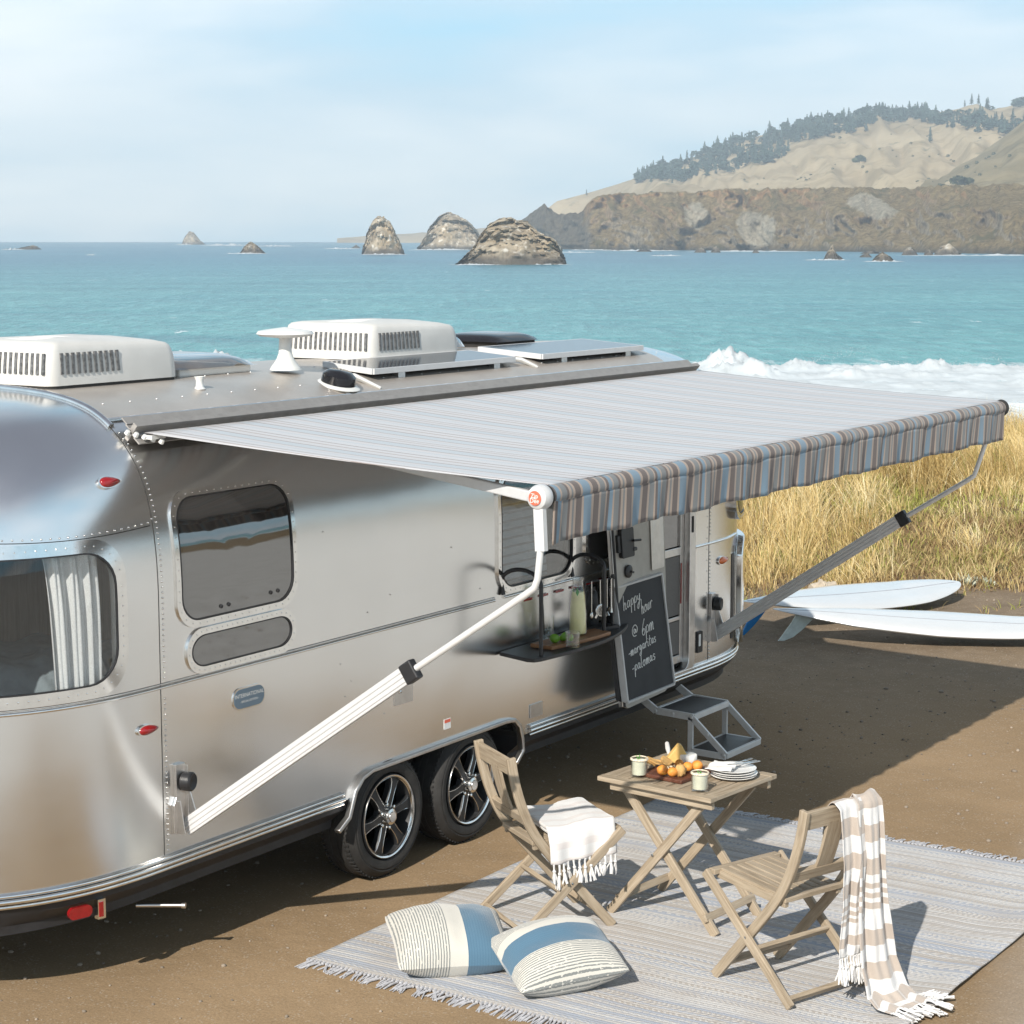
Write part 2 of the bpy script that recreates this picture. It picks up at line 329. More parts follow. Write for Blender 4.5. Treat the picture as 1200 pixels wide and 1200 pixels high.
def m_rug():
    t = NT('flat_woven_rug'); t.set(Roughness=0.95, Sheen_Weight=0.15, Specular_IOR_Level=0.1); v = t.coord('pos'); y = t.sep(v)[1]
    wob = t.math('MULTIPLY', t.math('SUBTRACT', t.noise(v, 1.1, 2), 0.5), 0.035); xx = t.math('ADD', t.sep(v)[0], wob)
    row = t.math('FLOOR', t.math('MULTIPLY', xx, 40.0)); fr = t.math('FRACT', t.math('MULTIPLY', xx, 40.0))
    def rnd(k, o=0.0): return t.math('FRACT', t.math('MULTIPLY', t.math('SINE', t.math('ADD', t.math('MULTIPLY', row, k), o)), 437.58))
    cx = t.n('ShaderNodeCombineXYZ'); t.l(t.math('DIVIDE', row, 40.0), cx.inputs[0])
    a = t.math('ADD', t.math('MULTIPLY', t.noise(cx.outputs[0], 2.6, 2, 0.6), 0.62), t.math('MULTIPLY', rnd(12.98), 0.38))
    c = t.ramp(a, [(0.0, (0.43, 0.42, 0.42)), (0.28, (0.41, 0.375, 0.34)), (0.36, (0.50, 0.49, 0.485)), (0.44, (0.36, 0.395, 0.46)), (0.53, (0.53, 0.53, 0.53)), (0.60, (0.44, 0.41, 0.38)), (0.68, (0.36, 0.40, 0.475)), (0.78, (0.54, 0.535, 0.53))], True)
    # rows of slanting floats, a different pitch and slant from row to row
    q = t.math('FRACT', t.math('ADD', t.math('MULTIPLY', y, t.math('ADD', 16.0, t.math('MULTIPLY', rnd(3.7), 22.0))), t.math('ADD', rnd(7.3), t.math('MULTIPLY', fr, t.math('SUBTRACT', t.math('MULTIPLY', rnd(5.1), 2.4), 1.2)))))
    k = t.math('MULTIPLY', t.math('GREATER_THAN', q, 0.52), t.math('GREATER_THAN', rnd(9.1), 0.35)); c = t.mix(t.math('MULTIPLY', k, 0.72), c, (0.602, 0.582, 0.557))
    k2 = t.math('MULTIPLY', t.math('LESS_THAN', q, 0.22), t.math('GREATER_THAN', rnd(2.3), 0.6)); c = t.mix(t.math('MULTIPLY', k2, 0.6), c, (0.307, 0.346, 0.422))
    edge = t.math('MULTIPLY', t.math('GREATER_THAN', fr, 0.80), t.math('GREATER_THAN', rnd(4.4), 0.3)); c = t.mix(t.math('MULTIPLY', edge, 0.38), c, (0.256, 0.230, 0.211))
    sp = t.noise(v, 260, 3, 0.7); c = t.mix(0.7, c, t.ramp(sp, [(0.3, (0.50, 0.49, 0.48)), (0.7, (1.15, 1.15, 1.15))]), 'MULTIPLY'); c = t.mix(t.ramp(t.noise(v, 3.0, 4), [(0.45, (0, 0, 0)), (0.8, (0.448, 0.448, 0.448))]), c, (0.307, 0.256, 0.211)); t.color(c)
    t.bump(sp, 0.6, 0.005); t.bump(k, 0.5, 0.006); t.bump(t.math('PINGPONG', fr, 0.5), 0.5, 0.010); return t.m
M['rug'] = m_rug()
def m_ground():
    t = NT('sandy_ground'); t.set(Roughness=0.95, Specular_IOR_Level=0.15); v = t.coord('pos'); big = t.noise(v, 0.45, 5, 0.6); mid = t.noise(v, 3.5, 5, 0.65); fine = t.noise(v, 70, 4, 0.7)
    sand = t.ramp(big, [(0.3, (0.225, 0.158, 0.092)), (0.7, (0.325, 0.232, 0.14))])
    dirt = t.ramp(mid, [(0.3, (0.135, 0.108, 0.08)), (0.7, (0.225, 0.178, 0.13))])
    # the packed sand of the pitch gives way to dark gravelly earth in front of the dune
    d = t.n('ShaderNodeVectorMath', operation='DOT_PRODUCT'); t.l(v, d.inputs[0]); d.inputs[1].default_value = (HD.x, HD.y, 0)
    fz = t.math('ADD', d.outputs['Value'], t.math('MULTIPLY', t.math('SUBTRACT', big, 0.5), 5.0)); k = t.n('ShaderNodeMapRange'); k.inputs['From Min'].default_value = 5.4; k.inputs['From Max'].default_value = 8.4; t.l(fz, k.inputs['Value'])
    kb = t.n('ShaderNodeMapRange'); kb.inputs['From Min'].default_value = 11.6; kb.inputs['From Max'].default_value = 12.6; t.l(fz, kb.inputs['Value'])
    c = t.mix(t.math('MULTIPLY', k.outputs[0], 0.8), sand, dirt)
    kz = t.n('ShaderNodeMapRange'); kz.inputs['From Min'].default_value = 30; kz.inputs['From Max'].default_value = 40; t.l(fz, kz.inputs['Value'])
    dune = t.ramp(t.noise(v, 2.2, 5), [(0.3, (0.10, 0.075, 0.04)), (0.5, (0.20, 0.14, 0.075)), (0.75, (0.15, 0.13, 0.05))])
    la = t.n('ShaderNodeVectorMath', operation='DOT_PRODUCT'); t.l(v, la.inputs[0]); la.inputs[1].default_value = (RT.x, RT.y, 0)
    pale_bounce = t.math('ADD', t.math('SUBTRACT', la.outputs['Value'], 1.75), t.math('SUBTRACT', t.math('MULTIPLY', d.outputs['Value'], -0.30), t.math('MULTIPLY', big, 1.2))); kl = t.n('ShaderNodeMapRange'); kl.inputs['From Min'].default_value = 1.9; kl.inputs['From Max'].default_value = 3.2; t.l(pale_bounce, kl.inputs['Value'])
    kn = t.n('ShaderNodeMapRange'); kn.inputs['From Min'].default_value = -3.7; kn.inputs['From Max'].default_value = -4.6; t.l(t.math('SUBTRACT', d.outputs['Value'], t.math('MULTIPLY', big, 0.8)), kn.inputs['Value'])
    c = t.mix(t.math('MAXIMUM', kl.outputs[0], kn.outputs[0]), c, t.ramp(mid, [(0.3, (0.43, 0.418, 0.395)), (0.7, (0.58, 0.565, 0.54))]))  # unseen pale ground, added out of view so the trailer reflects silver
    c = t.mix(kb.outputs[0], c, dune); c = t.mix(kz.outputs[0], c, (0.40, 0.37, 0.33))
    c = t.mix(0.5, c, t.ramp(fine, [(0.3, (0.52, 0.50, 0.48)), (0.7, (1.22, 1.20, 1.17))]), 'MULTIPLY')
    peb = t.n('ShaderNodeTexVoronoi', feature='F1'); peb.inputs['Scale'].default_value = 46; t.l(v, peb.inputs['Vector']); pk = t.math('MULTIPLY', t.math('LESS_THAN', peb.outputs['Distance'], 0.27), t.math('GREATER_THAN', t.noise(v, 9, 2), 0.5))
    c = t.mix(t.math('MULTIPLY', pk, 0.45), c, (0.40, 0.34, 0.27)); t.color(c)
    t.bump(mid, 0.5, 0.03); t.bump(fine, 0.5, 0.006); t.bump(pk, 0.3, 0.006); return t.m
M['ground'] = m_ground()
def m_sea():
    t = NT('sea_water'); t.set(Roughness=0.3, Specular_IOR_Level=0.22)
    v = t.coord('pos'); c, s_ = math.cos(YAW), math.sin(YAW)
    d = t.n('ShaderNodeVectorMath', operation='DOT_PRODUCT'); t.l(v, d.inputs[0]); d.inputs[1].default_value = (HD.x, HD.y, 0)
    a = t.n('ShaderNodeVectorMath', operation='DOT_PRODUCT'); t.l(v, a.inputs[0]); a.inputs[1].default_value = (RT.x, RT.y, 0)
    cmb = t.n('ShaderNodeCombineXYZ'); t.l(a.outputs['Value'], cmb.inputs[0]); t.l(t.math('MULTIPLY', d.outputs['Value'], 0.32), cmb.inputs[1]); q = cmb.outputs[0]
    b1 = t.noise(q, 0.012, 4, 0.6); b2 = t.noise(q, 0.09, 5, 0.62); b3 = t.noise(q, 0.5, 5, 0.65)
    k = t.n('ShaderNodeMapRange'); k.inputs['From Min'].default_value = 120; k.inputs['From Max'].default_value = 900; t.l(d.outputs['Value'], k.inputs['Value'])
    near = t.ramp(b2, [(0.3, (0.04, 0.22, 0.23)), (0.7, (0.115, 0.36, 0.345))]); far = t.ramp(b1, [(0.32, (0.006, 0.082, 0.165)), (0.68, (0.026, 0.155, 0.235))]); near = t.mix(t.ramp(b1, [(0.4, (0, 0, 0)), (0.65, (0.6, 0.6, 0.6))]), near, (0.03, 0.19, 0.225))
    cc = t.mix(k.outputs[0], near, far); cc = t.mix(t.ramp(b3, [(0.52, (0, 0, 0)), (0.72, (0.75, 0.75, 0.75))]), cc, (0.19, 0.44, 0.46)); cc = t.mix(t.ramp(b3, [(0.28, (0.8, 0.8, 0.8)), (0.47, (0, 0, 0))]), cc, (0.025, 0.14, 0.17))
    wc = t.math('MULTIPLY', t.math('GREATER_THAN', t.noise(q, 0.13, 6, 0.75), 0.665), t.math('GREATER_THAN', t.noise(q, 0.014, 2), 0.45)); cc = t.mix(t.math('MULTIPLY', wc, 0.8), cc, (0.75, 0.78, 0.78))
    sw = t.n('ShaderNodeCombineXYZ'); t.l(t.math('MULTIPLY', a.outputs['Value'], 0.22), sw.inputs[0]); t.l(d.outputs['Value'], sw.inputs[1]); s1 = t.noise(sw.outputs[0], 0.045, 5, 0.62); cc = t.mix(t.ramp(s1, [(0.30, (0.62, 0.62, 0.62)), (0.46, (0, 0, 0))]), cc, (0.012, 0.125, 0.165)); cc = t.mix(t.ramp(s1, [(0.56, (0, 0, 0)), (0.74, (0.5, 0.5, 0.5))]), cc, (0.17, 0.41, 0.41)); t.bump(s1, 0.5, 2.5)
    # shallows and foam lace by the beach
    sh = t.n('ShaderNodeMapRange'); sh.inputs['From Min'].default_value = 170; sh.inputs['From Max'].default_value = 118; t.l(d.outputs['Value'], sh.inputs['Value'])
    lace = t.math('GREATER_THAN', t.math('ADD', t.noise(q, 0.35, 6, 0.7), t.math('MULTIPLY', sh.outputs[0], 0.30)), 0.66); cc = t.mix(t.math('MULTIPLY', lace, sh.outputs[0]), cc, (0.72, 0.75, 0.75)); t.color(cc)
    t.bump(b3, 0.9, 1.2); t.bump(b2, 0.6, 3.0); t.bump(t.noise(q, 2.6, 3), 0.25, 0.12); return t.m
M['sea'] = m_sea()
def m_rock(name, dark, mid, light, sc_, streak=0.5, white=0.25, waterline=None):
    t = NT(name); t.set(Roughness=0.95, Specular_IOR_Level=0.1); v = t.coord('pos'); f = t.noise(v, sc_, 7, 0.65, 0.3); g = t.noise(t.coord('pos', (1, 1, 0.22)), sc_ * 3, 6, 0.6); h = t.noise(v, sc_ * 0.45, 4)
    c = t.ramp(f, [(0.30, dark), (0.5, mid), (0.68, light)]); c = t.mix(streak, c, t.ramp(g, [(0.3, (0.5, 0.5, 0.5)), (0.65, (1.2, 1.2, 1.2))]), 'MULTIPLY'); c = t.mix(t.ramp(h, [(0.5, (0, 0, 0)), (0.72, (0.6, 0.6, 0.6))]), c, (0.33, 0.24, 0.13)); c = t.mix(t.ramp(t.noise(v, sc_ * 2.2, 5), [(0.56, (0, 0, 0)), (0.68, (white, white, white))]), c, (0.62, 0.59, 0.52))
    if waterline is not None:
        z = t.sep(v)[2]; zz = t.math('ADD', z, t.math('MULTIPLY', t.math('SUBTRACT', f, 0.5), 5.0)); k = t.n('ShaderNodeMapRange'); k.inputs['From Min'].default_value = waterline + 1.6; k.inputs['From Max'].default_value = waterline + 6.0; k.inputs['To Min'].default_value = 0.85; k.inputs['To Max'].default_value = 0.0; t.l(zz, k.inputs['Value']); c = t.mix(k.outputs[0], c, (0.045, 0.042, 0.04))
    t.color(c); t.bump(f, 0.7, 1.5 / sc_ * 0.06); t.bump(g, 0.6, 1.0 / sc_ * 0.03); return t.m
SEA = -6.0
M['stack'] = m_rock('sea_stack_rock', (0.11, 0.09, 0.07), (0.30, 0.25, 0.18), (0.45, 0.39, 0.30), 0.13, 0.75, 0.85, SEA)
M['foam'] = plain('sea_foam', (0.47, 0.51, 0.53), 0.9, 0, 0.14, 0.5, 0.8, Subsurface_Weight=0.0)
M['board'] = plain('white_resin_board', (0.55, 0.56, 0.565), 0.22, 0, 0.03, 3, 0, Coat_Weight=0.4)
M['pinline'] = plain('grey_stringer_line', (0.33, 0.33, 0.36), 0.4)
M['bluefin'] = plain('blue_fin', (0.02, 0.17, 0.42), 0.25)
M['whitefin'] = plain('pale_glass_fin', (0.55, 0.62, 0.60), 0.2)
M['ceramic'] = plain('white_ceramic', (0.72, 0.71, 0.69), 0.25, 0, 0.04)
M['linen'] = plain('white_linen', (0.70, 0.68, 0.65), 0.95, 0, 0.08, 30, 0.4)
M['steel'] = plain('stainless_steel', (0.62, 0.61, 0.59), 0.2, 1.0, 0.08)
M['lime'] = plain('lime_peel', (0.13, 0.30, 0.02), 0.4, 0, 0.3, 25, 0.2); M['limeflesh'] = plain('lime_flesh', (0.48, 0.58, 0.16), 0.35, 0, 0.2, 60)
M['mint'] = plain('mint_leaf', (0.07, 0.30, 0.03), 0.5, 0, 0.3, 30)
M['apricot'] = plain('apricot_skin', (0.70, 0.27, 0.045), 0.6, 0, 0.4, 14, 0.12); M['apricotflesh'] = plain('apricot_flesh', (0.82, 0.36, 0.05), 0.4, 0, 0.2, 20)
M['cheese'] = plain('golden_cheese', (0.66, 0.43, 0.14), 0.55, 0, 0.15, 12, 0.1); M['brie'] = plain('white_cheese_rind', (0.74, 0.72, 0.67), 0.9, 0, 0.07, 25, 0.4)
M['bread'] = plain('toasted_bread', (0.52, 0.31, 0.11), 0.8, 0, 0.45, 20, 0.6); M['nut'] = plain('pale_almonds', (0.62, 0.50, 0.34), 0.7, 0, 0.25, 30)
M['salt'] = plain('salt_rim', (0.66, 0.58, 0.45), 0.95, 0, 0.35, 90, 0.5); M['bone'] = plain('pale_knife_handle', (0.62, 0.60, 0.57), 0.35)
M['slate'] = plain('black_chalkboard', (0.028, 0.029, 0.032), 0.72, 0, 0.25, 5); M['ice'] = m_clear('ice', (0.92, 0.95, 0.95), 1.8)
M['driftwood'] = m_wood('bleached_driftwood', (0.30, 0.24, 0.17), (0.48, 0.41, 0.32), (0.58, 0.52, 0.43), 0.9, 0.4)
M['solar'] = plain('solar_cells', (0.012, 0.014, 0.022), 0.12, 0, 0.3, 12)
# ================================================================== the setting
def fl(x, y):
    """forward and lateral distance from the camera"""
    d = Vector((x - CAM.x, y - CAM.y, 0)); return d.dot(HD), d.dot(RT)
def gh(x, y):
    f, l = fl(x, y)
    z = 0.0
    edge = 21.2 + 0.5 * fnoise(l * 0.35, 3.1, 0, 2)
    if f > edge:
        rise = smooth(edge, edge + 7.5, f) * (0.62 + 0.22 * fnoise(x * 0.22, y * 0.22, 0, 3)) * (1 - 0.45 * smooth(-2, -9, l))
        z += rise + 0.10 * fnoise(x * 0.8, y * 0.8, 4, 3) * smooth(edge, edge + 2, f)
        z -= smooth(31, 62, f) * 5.7 + max(0, f - 62) * 0.0125 + rise * smooth(31, 50, f)
    if f < 3:
        b = max(0, 3 - f); z += 0.0 if b < 12 else 0.0011 * (b - 12) ** 1.75 + 0.6 * smooth(12, 60, b) * fnoise(x * 0.03, y * 0.03, 1, 3)
    sd = abs(l) - 40
    if sd > 0 and f < 40: z += 0.02 * sd * fnoise(x * 0.02, y * 0.02, 7, 2)
    z += 0.012 * fnoise(x * 0.5, y * 0.5, 9, 3) * smooth(3.6, 6, (Vector((x, y, 0)) - Vector((2.6, -1.2, 0))).length)
    return z
fs_ = np.concatenate([np.linspace(-440, -40, 40), np.linspace(-38, 2, 30), np.linspace(2.5, 20, 40), np.linspace(20.25, 34, 80), np.linspace(34.5, 66, 44), np.linspace(70, 175, 24)])
ls_ = np.concatenate([np.linspace(-700, -60, 24), np.linspace(-55, -15, 30), np.linspace(-14.5, 16, 110), np.linspace(17, 60, 34), np.linspace(66, 700, 24)])
mb = MB(); vs = []
for f in fs_:
    for l in ls_:
        p = CAM + HD * f + RT * l; vs.append((p.x, p.y, gh(p.x, p.y)))
n2 = len(ls_); fcs = [(i * n2 + j, i * n2 + j + 1, (i + 1) * n2 + j + 1, (i + 1) * n2 + j) for i in range(len(fs_) - 1) for j in range(n2 - 1)]
mb.add(vs, fcs); ground = kind(mb.build('ground', M['ground'], smooth=180), 'structure')
# sea: one sheet from under the beach to the horizon
mb = MB(); a, b, c, d = [CAM + HD * f + RT * l for f, l in ((60, -2600), (60, 2900), (5200, 2900), (5200, -2600))]
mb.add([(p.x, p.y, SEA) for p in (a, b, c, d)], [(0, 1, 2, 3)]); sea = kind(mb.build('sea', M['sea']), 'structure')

# ---- coast: cliffs, hills
def zpx(y, fd): return CAM.z + (HY - y) / 2442.0 * fd
RB = lambda px: interp(px, [560, 600, 690, 800, 900, 1000, 1100, 1200, 1400, 1700], [2150, 1980, 1720, 1660, 1600, 1480, 1350, 1250, 1150, 1050])
def m_cliff():
    t = NT('cliff_rock'); t.set(Roughness=1.0, Specular_IOR_Level=0.05); v = t.coord('pos'); n = t.n('ShaderNodeNewGeometry'); nz = t.sep(n.outputs['Normal'])[2]; z = t.sep(v)[2]
    f = t.noise(v, 0.022, 8, 0.68, 0.5); g = t.noise(v, 0.16, 8, 0.78, 0.2); h = t.noise(v, 0.0075, 4, 0.5)
    rock = t.ramp(g, [(0.34, (0.085, 0.068, 0.048)), (0.5, (0.28, 0.225, 0.155)), (0.64, (0.47, 0.395, 0.28))])  # dark end of g puts hollow shade into the rock and scrub colours
    rust = t.ramp(g, [(0.3, (0.24, 0.13, 0.055)), (0.55, (0.43, 0.26, 0.12)), (0.7, (0.55, 0.38, 0.20))])
    zt = t.n('ShaderNodeMapRange'); zt.inputs['From Min'].default_value = 12; zt.inputs['From Max'].default_value = 38; t.l(t.math('ADD', z, t.math('MULTIPLY', t.math('SUBTRACT', f, 0.5), 70.0)), zt.inputs['Value'])
    rock = t.mix(t.math('MULTIPLY', zt.outputs[0], 0.95), rock, rust)
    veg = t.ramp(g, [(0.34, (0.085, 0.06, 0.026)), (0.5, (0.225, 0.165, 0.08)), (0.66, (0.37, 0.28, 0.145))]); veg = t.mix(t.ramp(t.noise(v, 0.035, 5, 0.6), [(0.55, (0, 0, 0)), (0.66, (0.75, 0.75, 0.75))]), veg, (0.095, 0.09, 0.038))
    k = t.n('ShaderNodeMapRange'); k.inputs['From Min'].default_value = 0.34; k.inputs['From Max'].default_value = 0.58; t.l(t.math('ADD', nz, t.math('MULTIPLY', t.math('SUBTRACT', f, 0.5), 1.3)), k.inputs['Value'])
    c = t.mix(k.outputs[0], rock, veg); 
    for spx, sy, sw_, sh_ in ((880, 268, 20, 24), (1044, 242, 22, 18), (812, 254, 16, 18)):
        fd_ = RB(spx) + 60; cpt = FWD(spx, fd_, zpx(sy, fd_)); k_ = fd_ / 2421.0
        vm = t.n('ShaderNodeVectorMath', operation='SUBTRACT'); t.l(v, vm.inputs[0]); vm.inputs[1].default_value = cpt
        dl = t.n('ShaderNodeVectorMath', operation='DOT_PRODUCT'); t.l(vm.outputs[0], dl.inputs[0]); dl.inputs[1].default_value = RT / (sw_ * k_); dz = t.math('DIVIDE', t.sep(vm.outputs[0])[2], sh_ * k_)
        rr_ = t.math('ADD', t.math('ADD', t.math('POWER', t.math('ABSOLUTE', dl.outputs['Value']), 2.0), t.math('POWER', t.math('ABSOLUTE', dz), 2.0)), t.math('MULTIPLY', t.math('SUBTRACT', f, 0.5), 3.2)); mk = t.ramp(rr_, [(0.7, (0.6, 0.6, 0.6)), (1.0, (0, 0, 0))])
        c = t.mix(mk, c, t.ramp(g, [(0.34, (0.22, 0.20, 0.155)), (0.5, (0.45, 0.425, 0.35)), (0.66, (0.60, 0.57, 0.48))]))
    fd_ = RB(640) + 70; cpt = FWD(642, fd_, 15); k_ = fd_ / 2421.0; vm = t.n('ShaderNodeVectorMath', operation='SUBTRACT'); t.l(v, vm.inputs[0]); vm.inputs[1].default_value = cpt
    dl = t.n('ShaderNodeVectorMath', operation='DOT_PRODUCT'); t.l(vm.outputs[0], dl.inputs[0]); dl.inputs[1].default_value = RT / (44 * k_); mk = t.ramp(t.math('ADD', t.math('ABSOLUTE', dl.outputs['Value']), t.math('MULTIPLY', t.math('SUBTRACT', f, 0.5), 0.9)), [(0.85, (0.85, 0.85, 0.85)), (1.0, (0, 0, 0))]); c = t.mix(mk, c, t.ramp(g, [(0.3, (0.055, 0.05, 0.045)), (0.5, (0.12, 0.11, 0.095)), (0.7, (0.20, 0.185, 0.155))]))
    w_ = t.n('ShaderNodeMapRange'); w_.inputs['From Min'].default_value = SEA + 1; w_.inputs['From Max'].default_value = SEA + 5; w_.inputs['To Min'].default_value = 0.7; w_.inputs['To Max'].default_value = 0; t.l(z, w_.inputs['Value']); c = t.mix(w_.outputs[0], c, (0.06, 0.055, 0.05)); t.color(c); t.bump(f, 0.9, 10); t.bump(g, 1.0, 4); return t.m
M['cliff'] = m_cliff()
def m_hill(name, a, b, c, s):
    t = NT(name); t.set(Roughness=1.0, Specular_IOR_Level=0.05); v = t.coord('pos'); f = t.noise(v, s, 6, 0.6); g = t.noise(v, s * 6, 5, 0.6)
    cc = t.ramp(f, [(0.3, a), (0.5, b), (0.7, c)]); cc = t.mix(t.ramp(t.noise(v, s * 2.5, 5, 0.6, 0.6), [(0.5, (0, 0, 0)), (0.62, (0.55, 0.55, 0.55))]), cc, tuple(x * y for x, y in zip(a, (.78, .74, .62)))); cc = t.mix(t.ramp(g, [(0.60, (0, 0, 0)), (0.7, (0.7, 0.7, 0.7))]), cc, (0.08, 0.085, 0.05)); t.color(cc); t.bump(f, 0.8, 10); t.bump(g, 0.6, 2.5); return t.m
M['hill'] = m_hill('dry_grass_hill', (0.25, 0.195, 0.115), (0.36, 0.285, 0.175), (0.43, 0.35, 0.225), 0.006)
M['scrub'] = m_hill('scrub_slope', (0.13, 0.105, 0.052), (0.215, 0.17, 0.09), (0.27, 0.215, 0.12), 0.012)
TOPY = lambda px: interp(px, [596, 606, 620, 637, 648, 655, 668, 682, 690, 700, 730, 760, 790, 850, 900, 1000, 1100, 1200, 1400, 1700], [291, 262, 251, 239, 247, 251, 249, 248, 236, 230, 226, 226, 225, 222, 220, 217, 214, 210, 200, 180])
def coast(px, s):
    """s 0..1 up the cliff, 1..2 over the top"""
    rb = RB(px); slump = smooth(800, 1120, px); X = px / 75.0
    def face(s_):
        wx = X + 0.55 * s_ + 0.35 * fnoise(X * .8, s_ * .8, 3, 3); wy = s_ + 0.3 * fnoise(X * .9, s_ * .9, 8, 3)
        spur = abs(fnoise(wx * 0.85, 1.5 + wy * .25, 2, 4)); mid = fnoise(wx * 1.9, wy * 1.9, 5, 5); fin = fnoise(X * 6, s_ * 6, 9, 4); ledge = 9 * math.sin(s_ * 9 + 3 * fnoise(X * .7, s_, 1, 3))
        return (75 - 20 * slump) * spur * (.3 + .7 * s_) + 30 * mid * (.35 + .65 * math.sin(math.pi * min(1, s_ + .1))) + 9 * fin + ledge * (.4 + .6 * slump)
    top = zpx(TOPY(px), rb + 90) + 1.3 * fnoise(px * 0.25, 0, 3, 3) - 4 * max(0, fnoise(px * 0.05, 4, 4, 4))
    base = 45 * fnoise(X * .9, 1.0, 0, 3)
    if s <= 1: z = SEA - 3 + (top - SEA + 3) * s; fd = rb + base + (55 + 120 * slump) * s ** (0.95 + 0.35 * slump) + face(s)
    else: q = s - 1; z = top + q * (6 if px > 690 else -14) + 2 * fnoise(px * 0.03, q * 4, 8, 3) * q; fd = rb + base + 55 + 120 * slump + face(1.0) + 420 * q
    return fd, z
mb = MB()
def cl(u, v):
    px = 598 + (1720 - 598) * u; s = v * 1.34; s = s if s < 1 else 1 + (s - 1) / 0.34
    fd, z = coast(px, s); return FWD(px, fd, z)
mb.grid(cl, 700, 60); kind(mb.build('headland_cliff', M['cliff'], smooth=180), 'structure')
RY = lambda px: interp(px, [600, 635, 652, 690, 740, 770, 800, 850, 900, 950, 1000, 1025, 1050, 1100, 1140, 1160, 1200, 1300, 1500, 1800], [282, 250, 236, 226, 211, 200, 189, 172, 157, 145, 137, 132, 135, 134, 124, 130, 121, 112, 112, 140])
def hl(u, v):
    px = 540 + (1800 - 540) * u; lf = smooth(760, 690, px); rr = RB(px) + 330 + 1000 * lf; fd = rr + (3250 - rr) * v; t = v
    z0 = (zpx(TOPY(max(px, 700)), RB(px) + 100) - 6) * (1 - lf) + (SEA - 6) * lf; z1 = zpx(RY(px), 3250)
    g = 0.5 - 0.5 * math.cos(math.pi * min(1, t * 1.0)); z = z0 + (z1 - z0) * (0.35 * t + 0.65 * g)
    sp = abs(fnoise(px * 0.010 + 1.6 * t, t * 1.1, 11, 3)) ** 1.15; en = math.sin(math.pi * t) ** .7; z -= 72 * sp * en * (.45 + .55 * t) * smooth(690, 800, px) * smooth(1.0, .82, t) + 8 * fnoise(px * 0.05, t * 6, 2, 4) * en
    return FWD(px, fd, z)
def hl_back(u, v):
    p = hl(u, 1.0); d = (p - CAM); d.z = 0; d.normalize(); return p + d * 700 * v - Vector((0, 0, 90 * v))
mb = MB(); mb.grid(hl, 380, 90); mb.grid(hl_back, 380, 4); kind(mb.build('hills', M['hill'], smooth=180), 'structure')
NY = lambda px: interp(px, [1040, 1085, 1105, 1140, 1170, 1200, 1260, 1400, 1700], [218, 212, 204, 184, 163, 139, 112, 90, 60])
def nh(u, v):
    px = 1040 + (1720 - 1040) * u; r0 = RB(px) + 360; fd = r0 + 650 * v; z0 = zpx(TOPY(px), RB(px) + 150) - 1; z1 = zpx(NY(px), r0 + 650); g = 0.5 - 0.5 * math.cos(math.pi * v)
    return FWD(px, fd, z0 + (z1 - z0) * (0.5 * v + 0.5 * g) + 9 * fnoise(px * 0.03, v * 2.5, 5, 4) * math.sin(math.pi * v))
def nh_b(u, v):
    p = nh(u, 1.0); d = (p - CAM); d.z = 0; d.normalize(); return p + d * 400 * v - Vector((0, 0, 80 * v))
mb = MB(); mb.grid(nh, 120, 36); mb.grid(nh_b, 120, 4); kind(mb.build('hillside', M['scrub'], smooth=180), 'structure')
# far point across the bay, low on the horizon
mb = MB()
def fp(u, v):
    px = 395 + 250 * u; h = interp(px, [395, 420, 470, 520, 560, 645], [279, 277.2, 273.5, 272, 268, 262]); fd = 4300 + 500 * v
    return FWD(px, fd, SEA - 2 + (zpx(h, 4550) - SEA + 2) * math.sin(math.pi * v) ** 0.5 * (1 + 0.1 * fnoise(px * 0.06, v, 0, 3)))
mb.grid(fp, 60, 10); kind(mb.build('distant_hills', M['hill'], smooth=180), 'structure')

# ---- sea stacks: each rock a thing
def stack(name, label, sil, by, depth=0.75, rough=1.0, nu=90, nv=56, seed=0, cat='sea stack', group=None, m='stack'):
    fd = (CAM.z - SEA) * 2442.0 / (by - HY); xs = [p[0] for p in sil]; ys = [p[1] for p in sil]; x0, x1 = xs[0], xs[-1]; wid = (x1 - x0) / 2421 * fd
    mid = FWD((x0 + x1) / 2, fd, SEA); H0 = zpx(min(ys), fd) - SEA
    def fn(u, v):
        px = x0 + (x1 - x0) * u; q = 2 * v - 1; sc_ = 30.0 / max(wid, 12)
        h = max(0.0, zpx(interp(px, xs, ys), fd) - SEA); prof = max(0.0, 1 - abs(q) ** 2.1) ** 0.70; z = h * prof; zr = z / H0
        lat = (u - .5) * wid
        r1 = 1 - 2 * abs(fnoise(lat * .055 * sc_ + seed, q * 1.6, zr * 1.3 + seed, 4)); r2 = .5 * fnoise(lat * .22 * sc_ + seed, q * 5, zr * 6, 5) + .75 * (.35 - abs(fnoise(lat * .13 * sc_ + 3 * seed, q * 3.2, zr * 3.4, 4))); r3 = fnoise(lat * .8 * sc_, q * 15, zr * 20 + seed, 3)
        dp = wid * depth * 0.5 * (0.40 + 0.60 * math.sin(math.pi * min(max(u, 0.05), 0.95)) ** 0.6); edge = (1 - abs(q) ** 8)
        off = q * dp + (r1 * .19 + r2 * .20 + r3 * .05) * wid * depth * rough * edge
        zz = z * (1 + (.05 * r2 + .035 * r3) * (abs(q) > 0.02)) - 1.0
        p = FWD(px + ((r2 * 0.03 + r3 * .015) * (x1 - x0) if 0.015 < u < 0.985 else 0), fd, SEA + zz); return p + HD * (off + dp * 0.4)
    b = MB(); b.grid(fn, nu, nv); o = b.build(name, M[m], smooth=24); return tag(o, label, cat, group), fd
stack('sea_stack', 'tall pale sea stack with rounded top, left of the grey dome shaped rock', [(423, 299), (426, 285), (430, 270), (436, 257), (443, 251), (449, 253), (457, 259), (463, 272), (469, 286), (474, 298)], 298, seed=1)
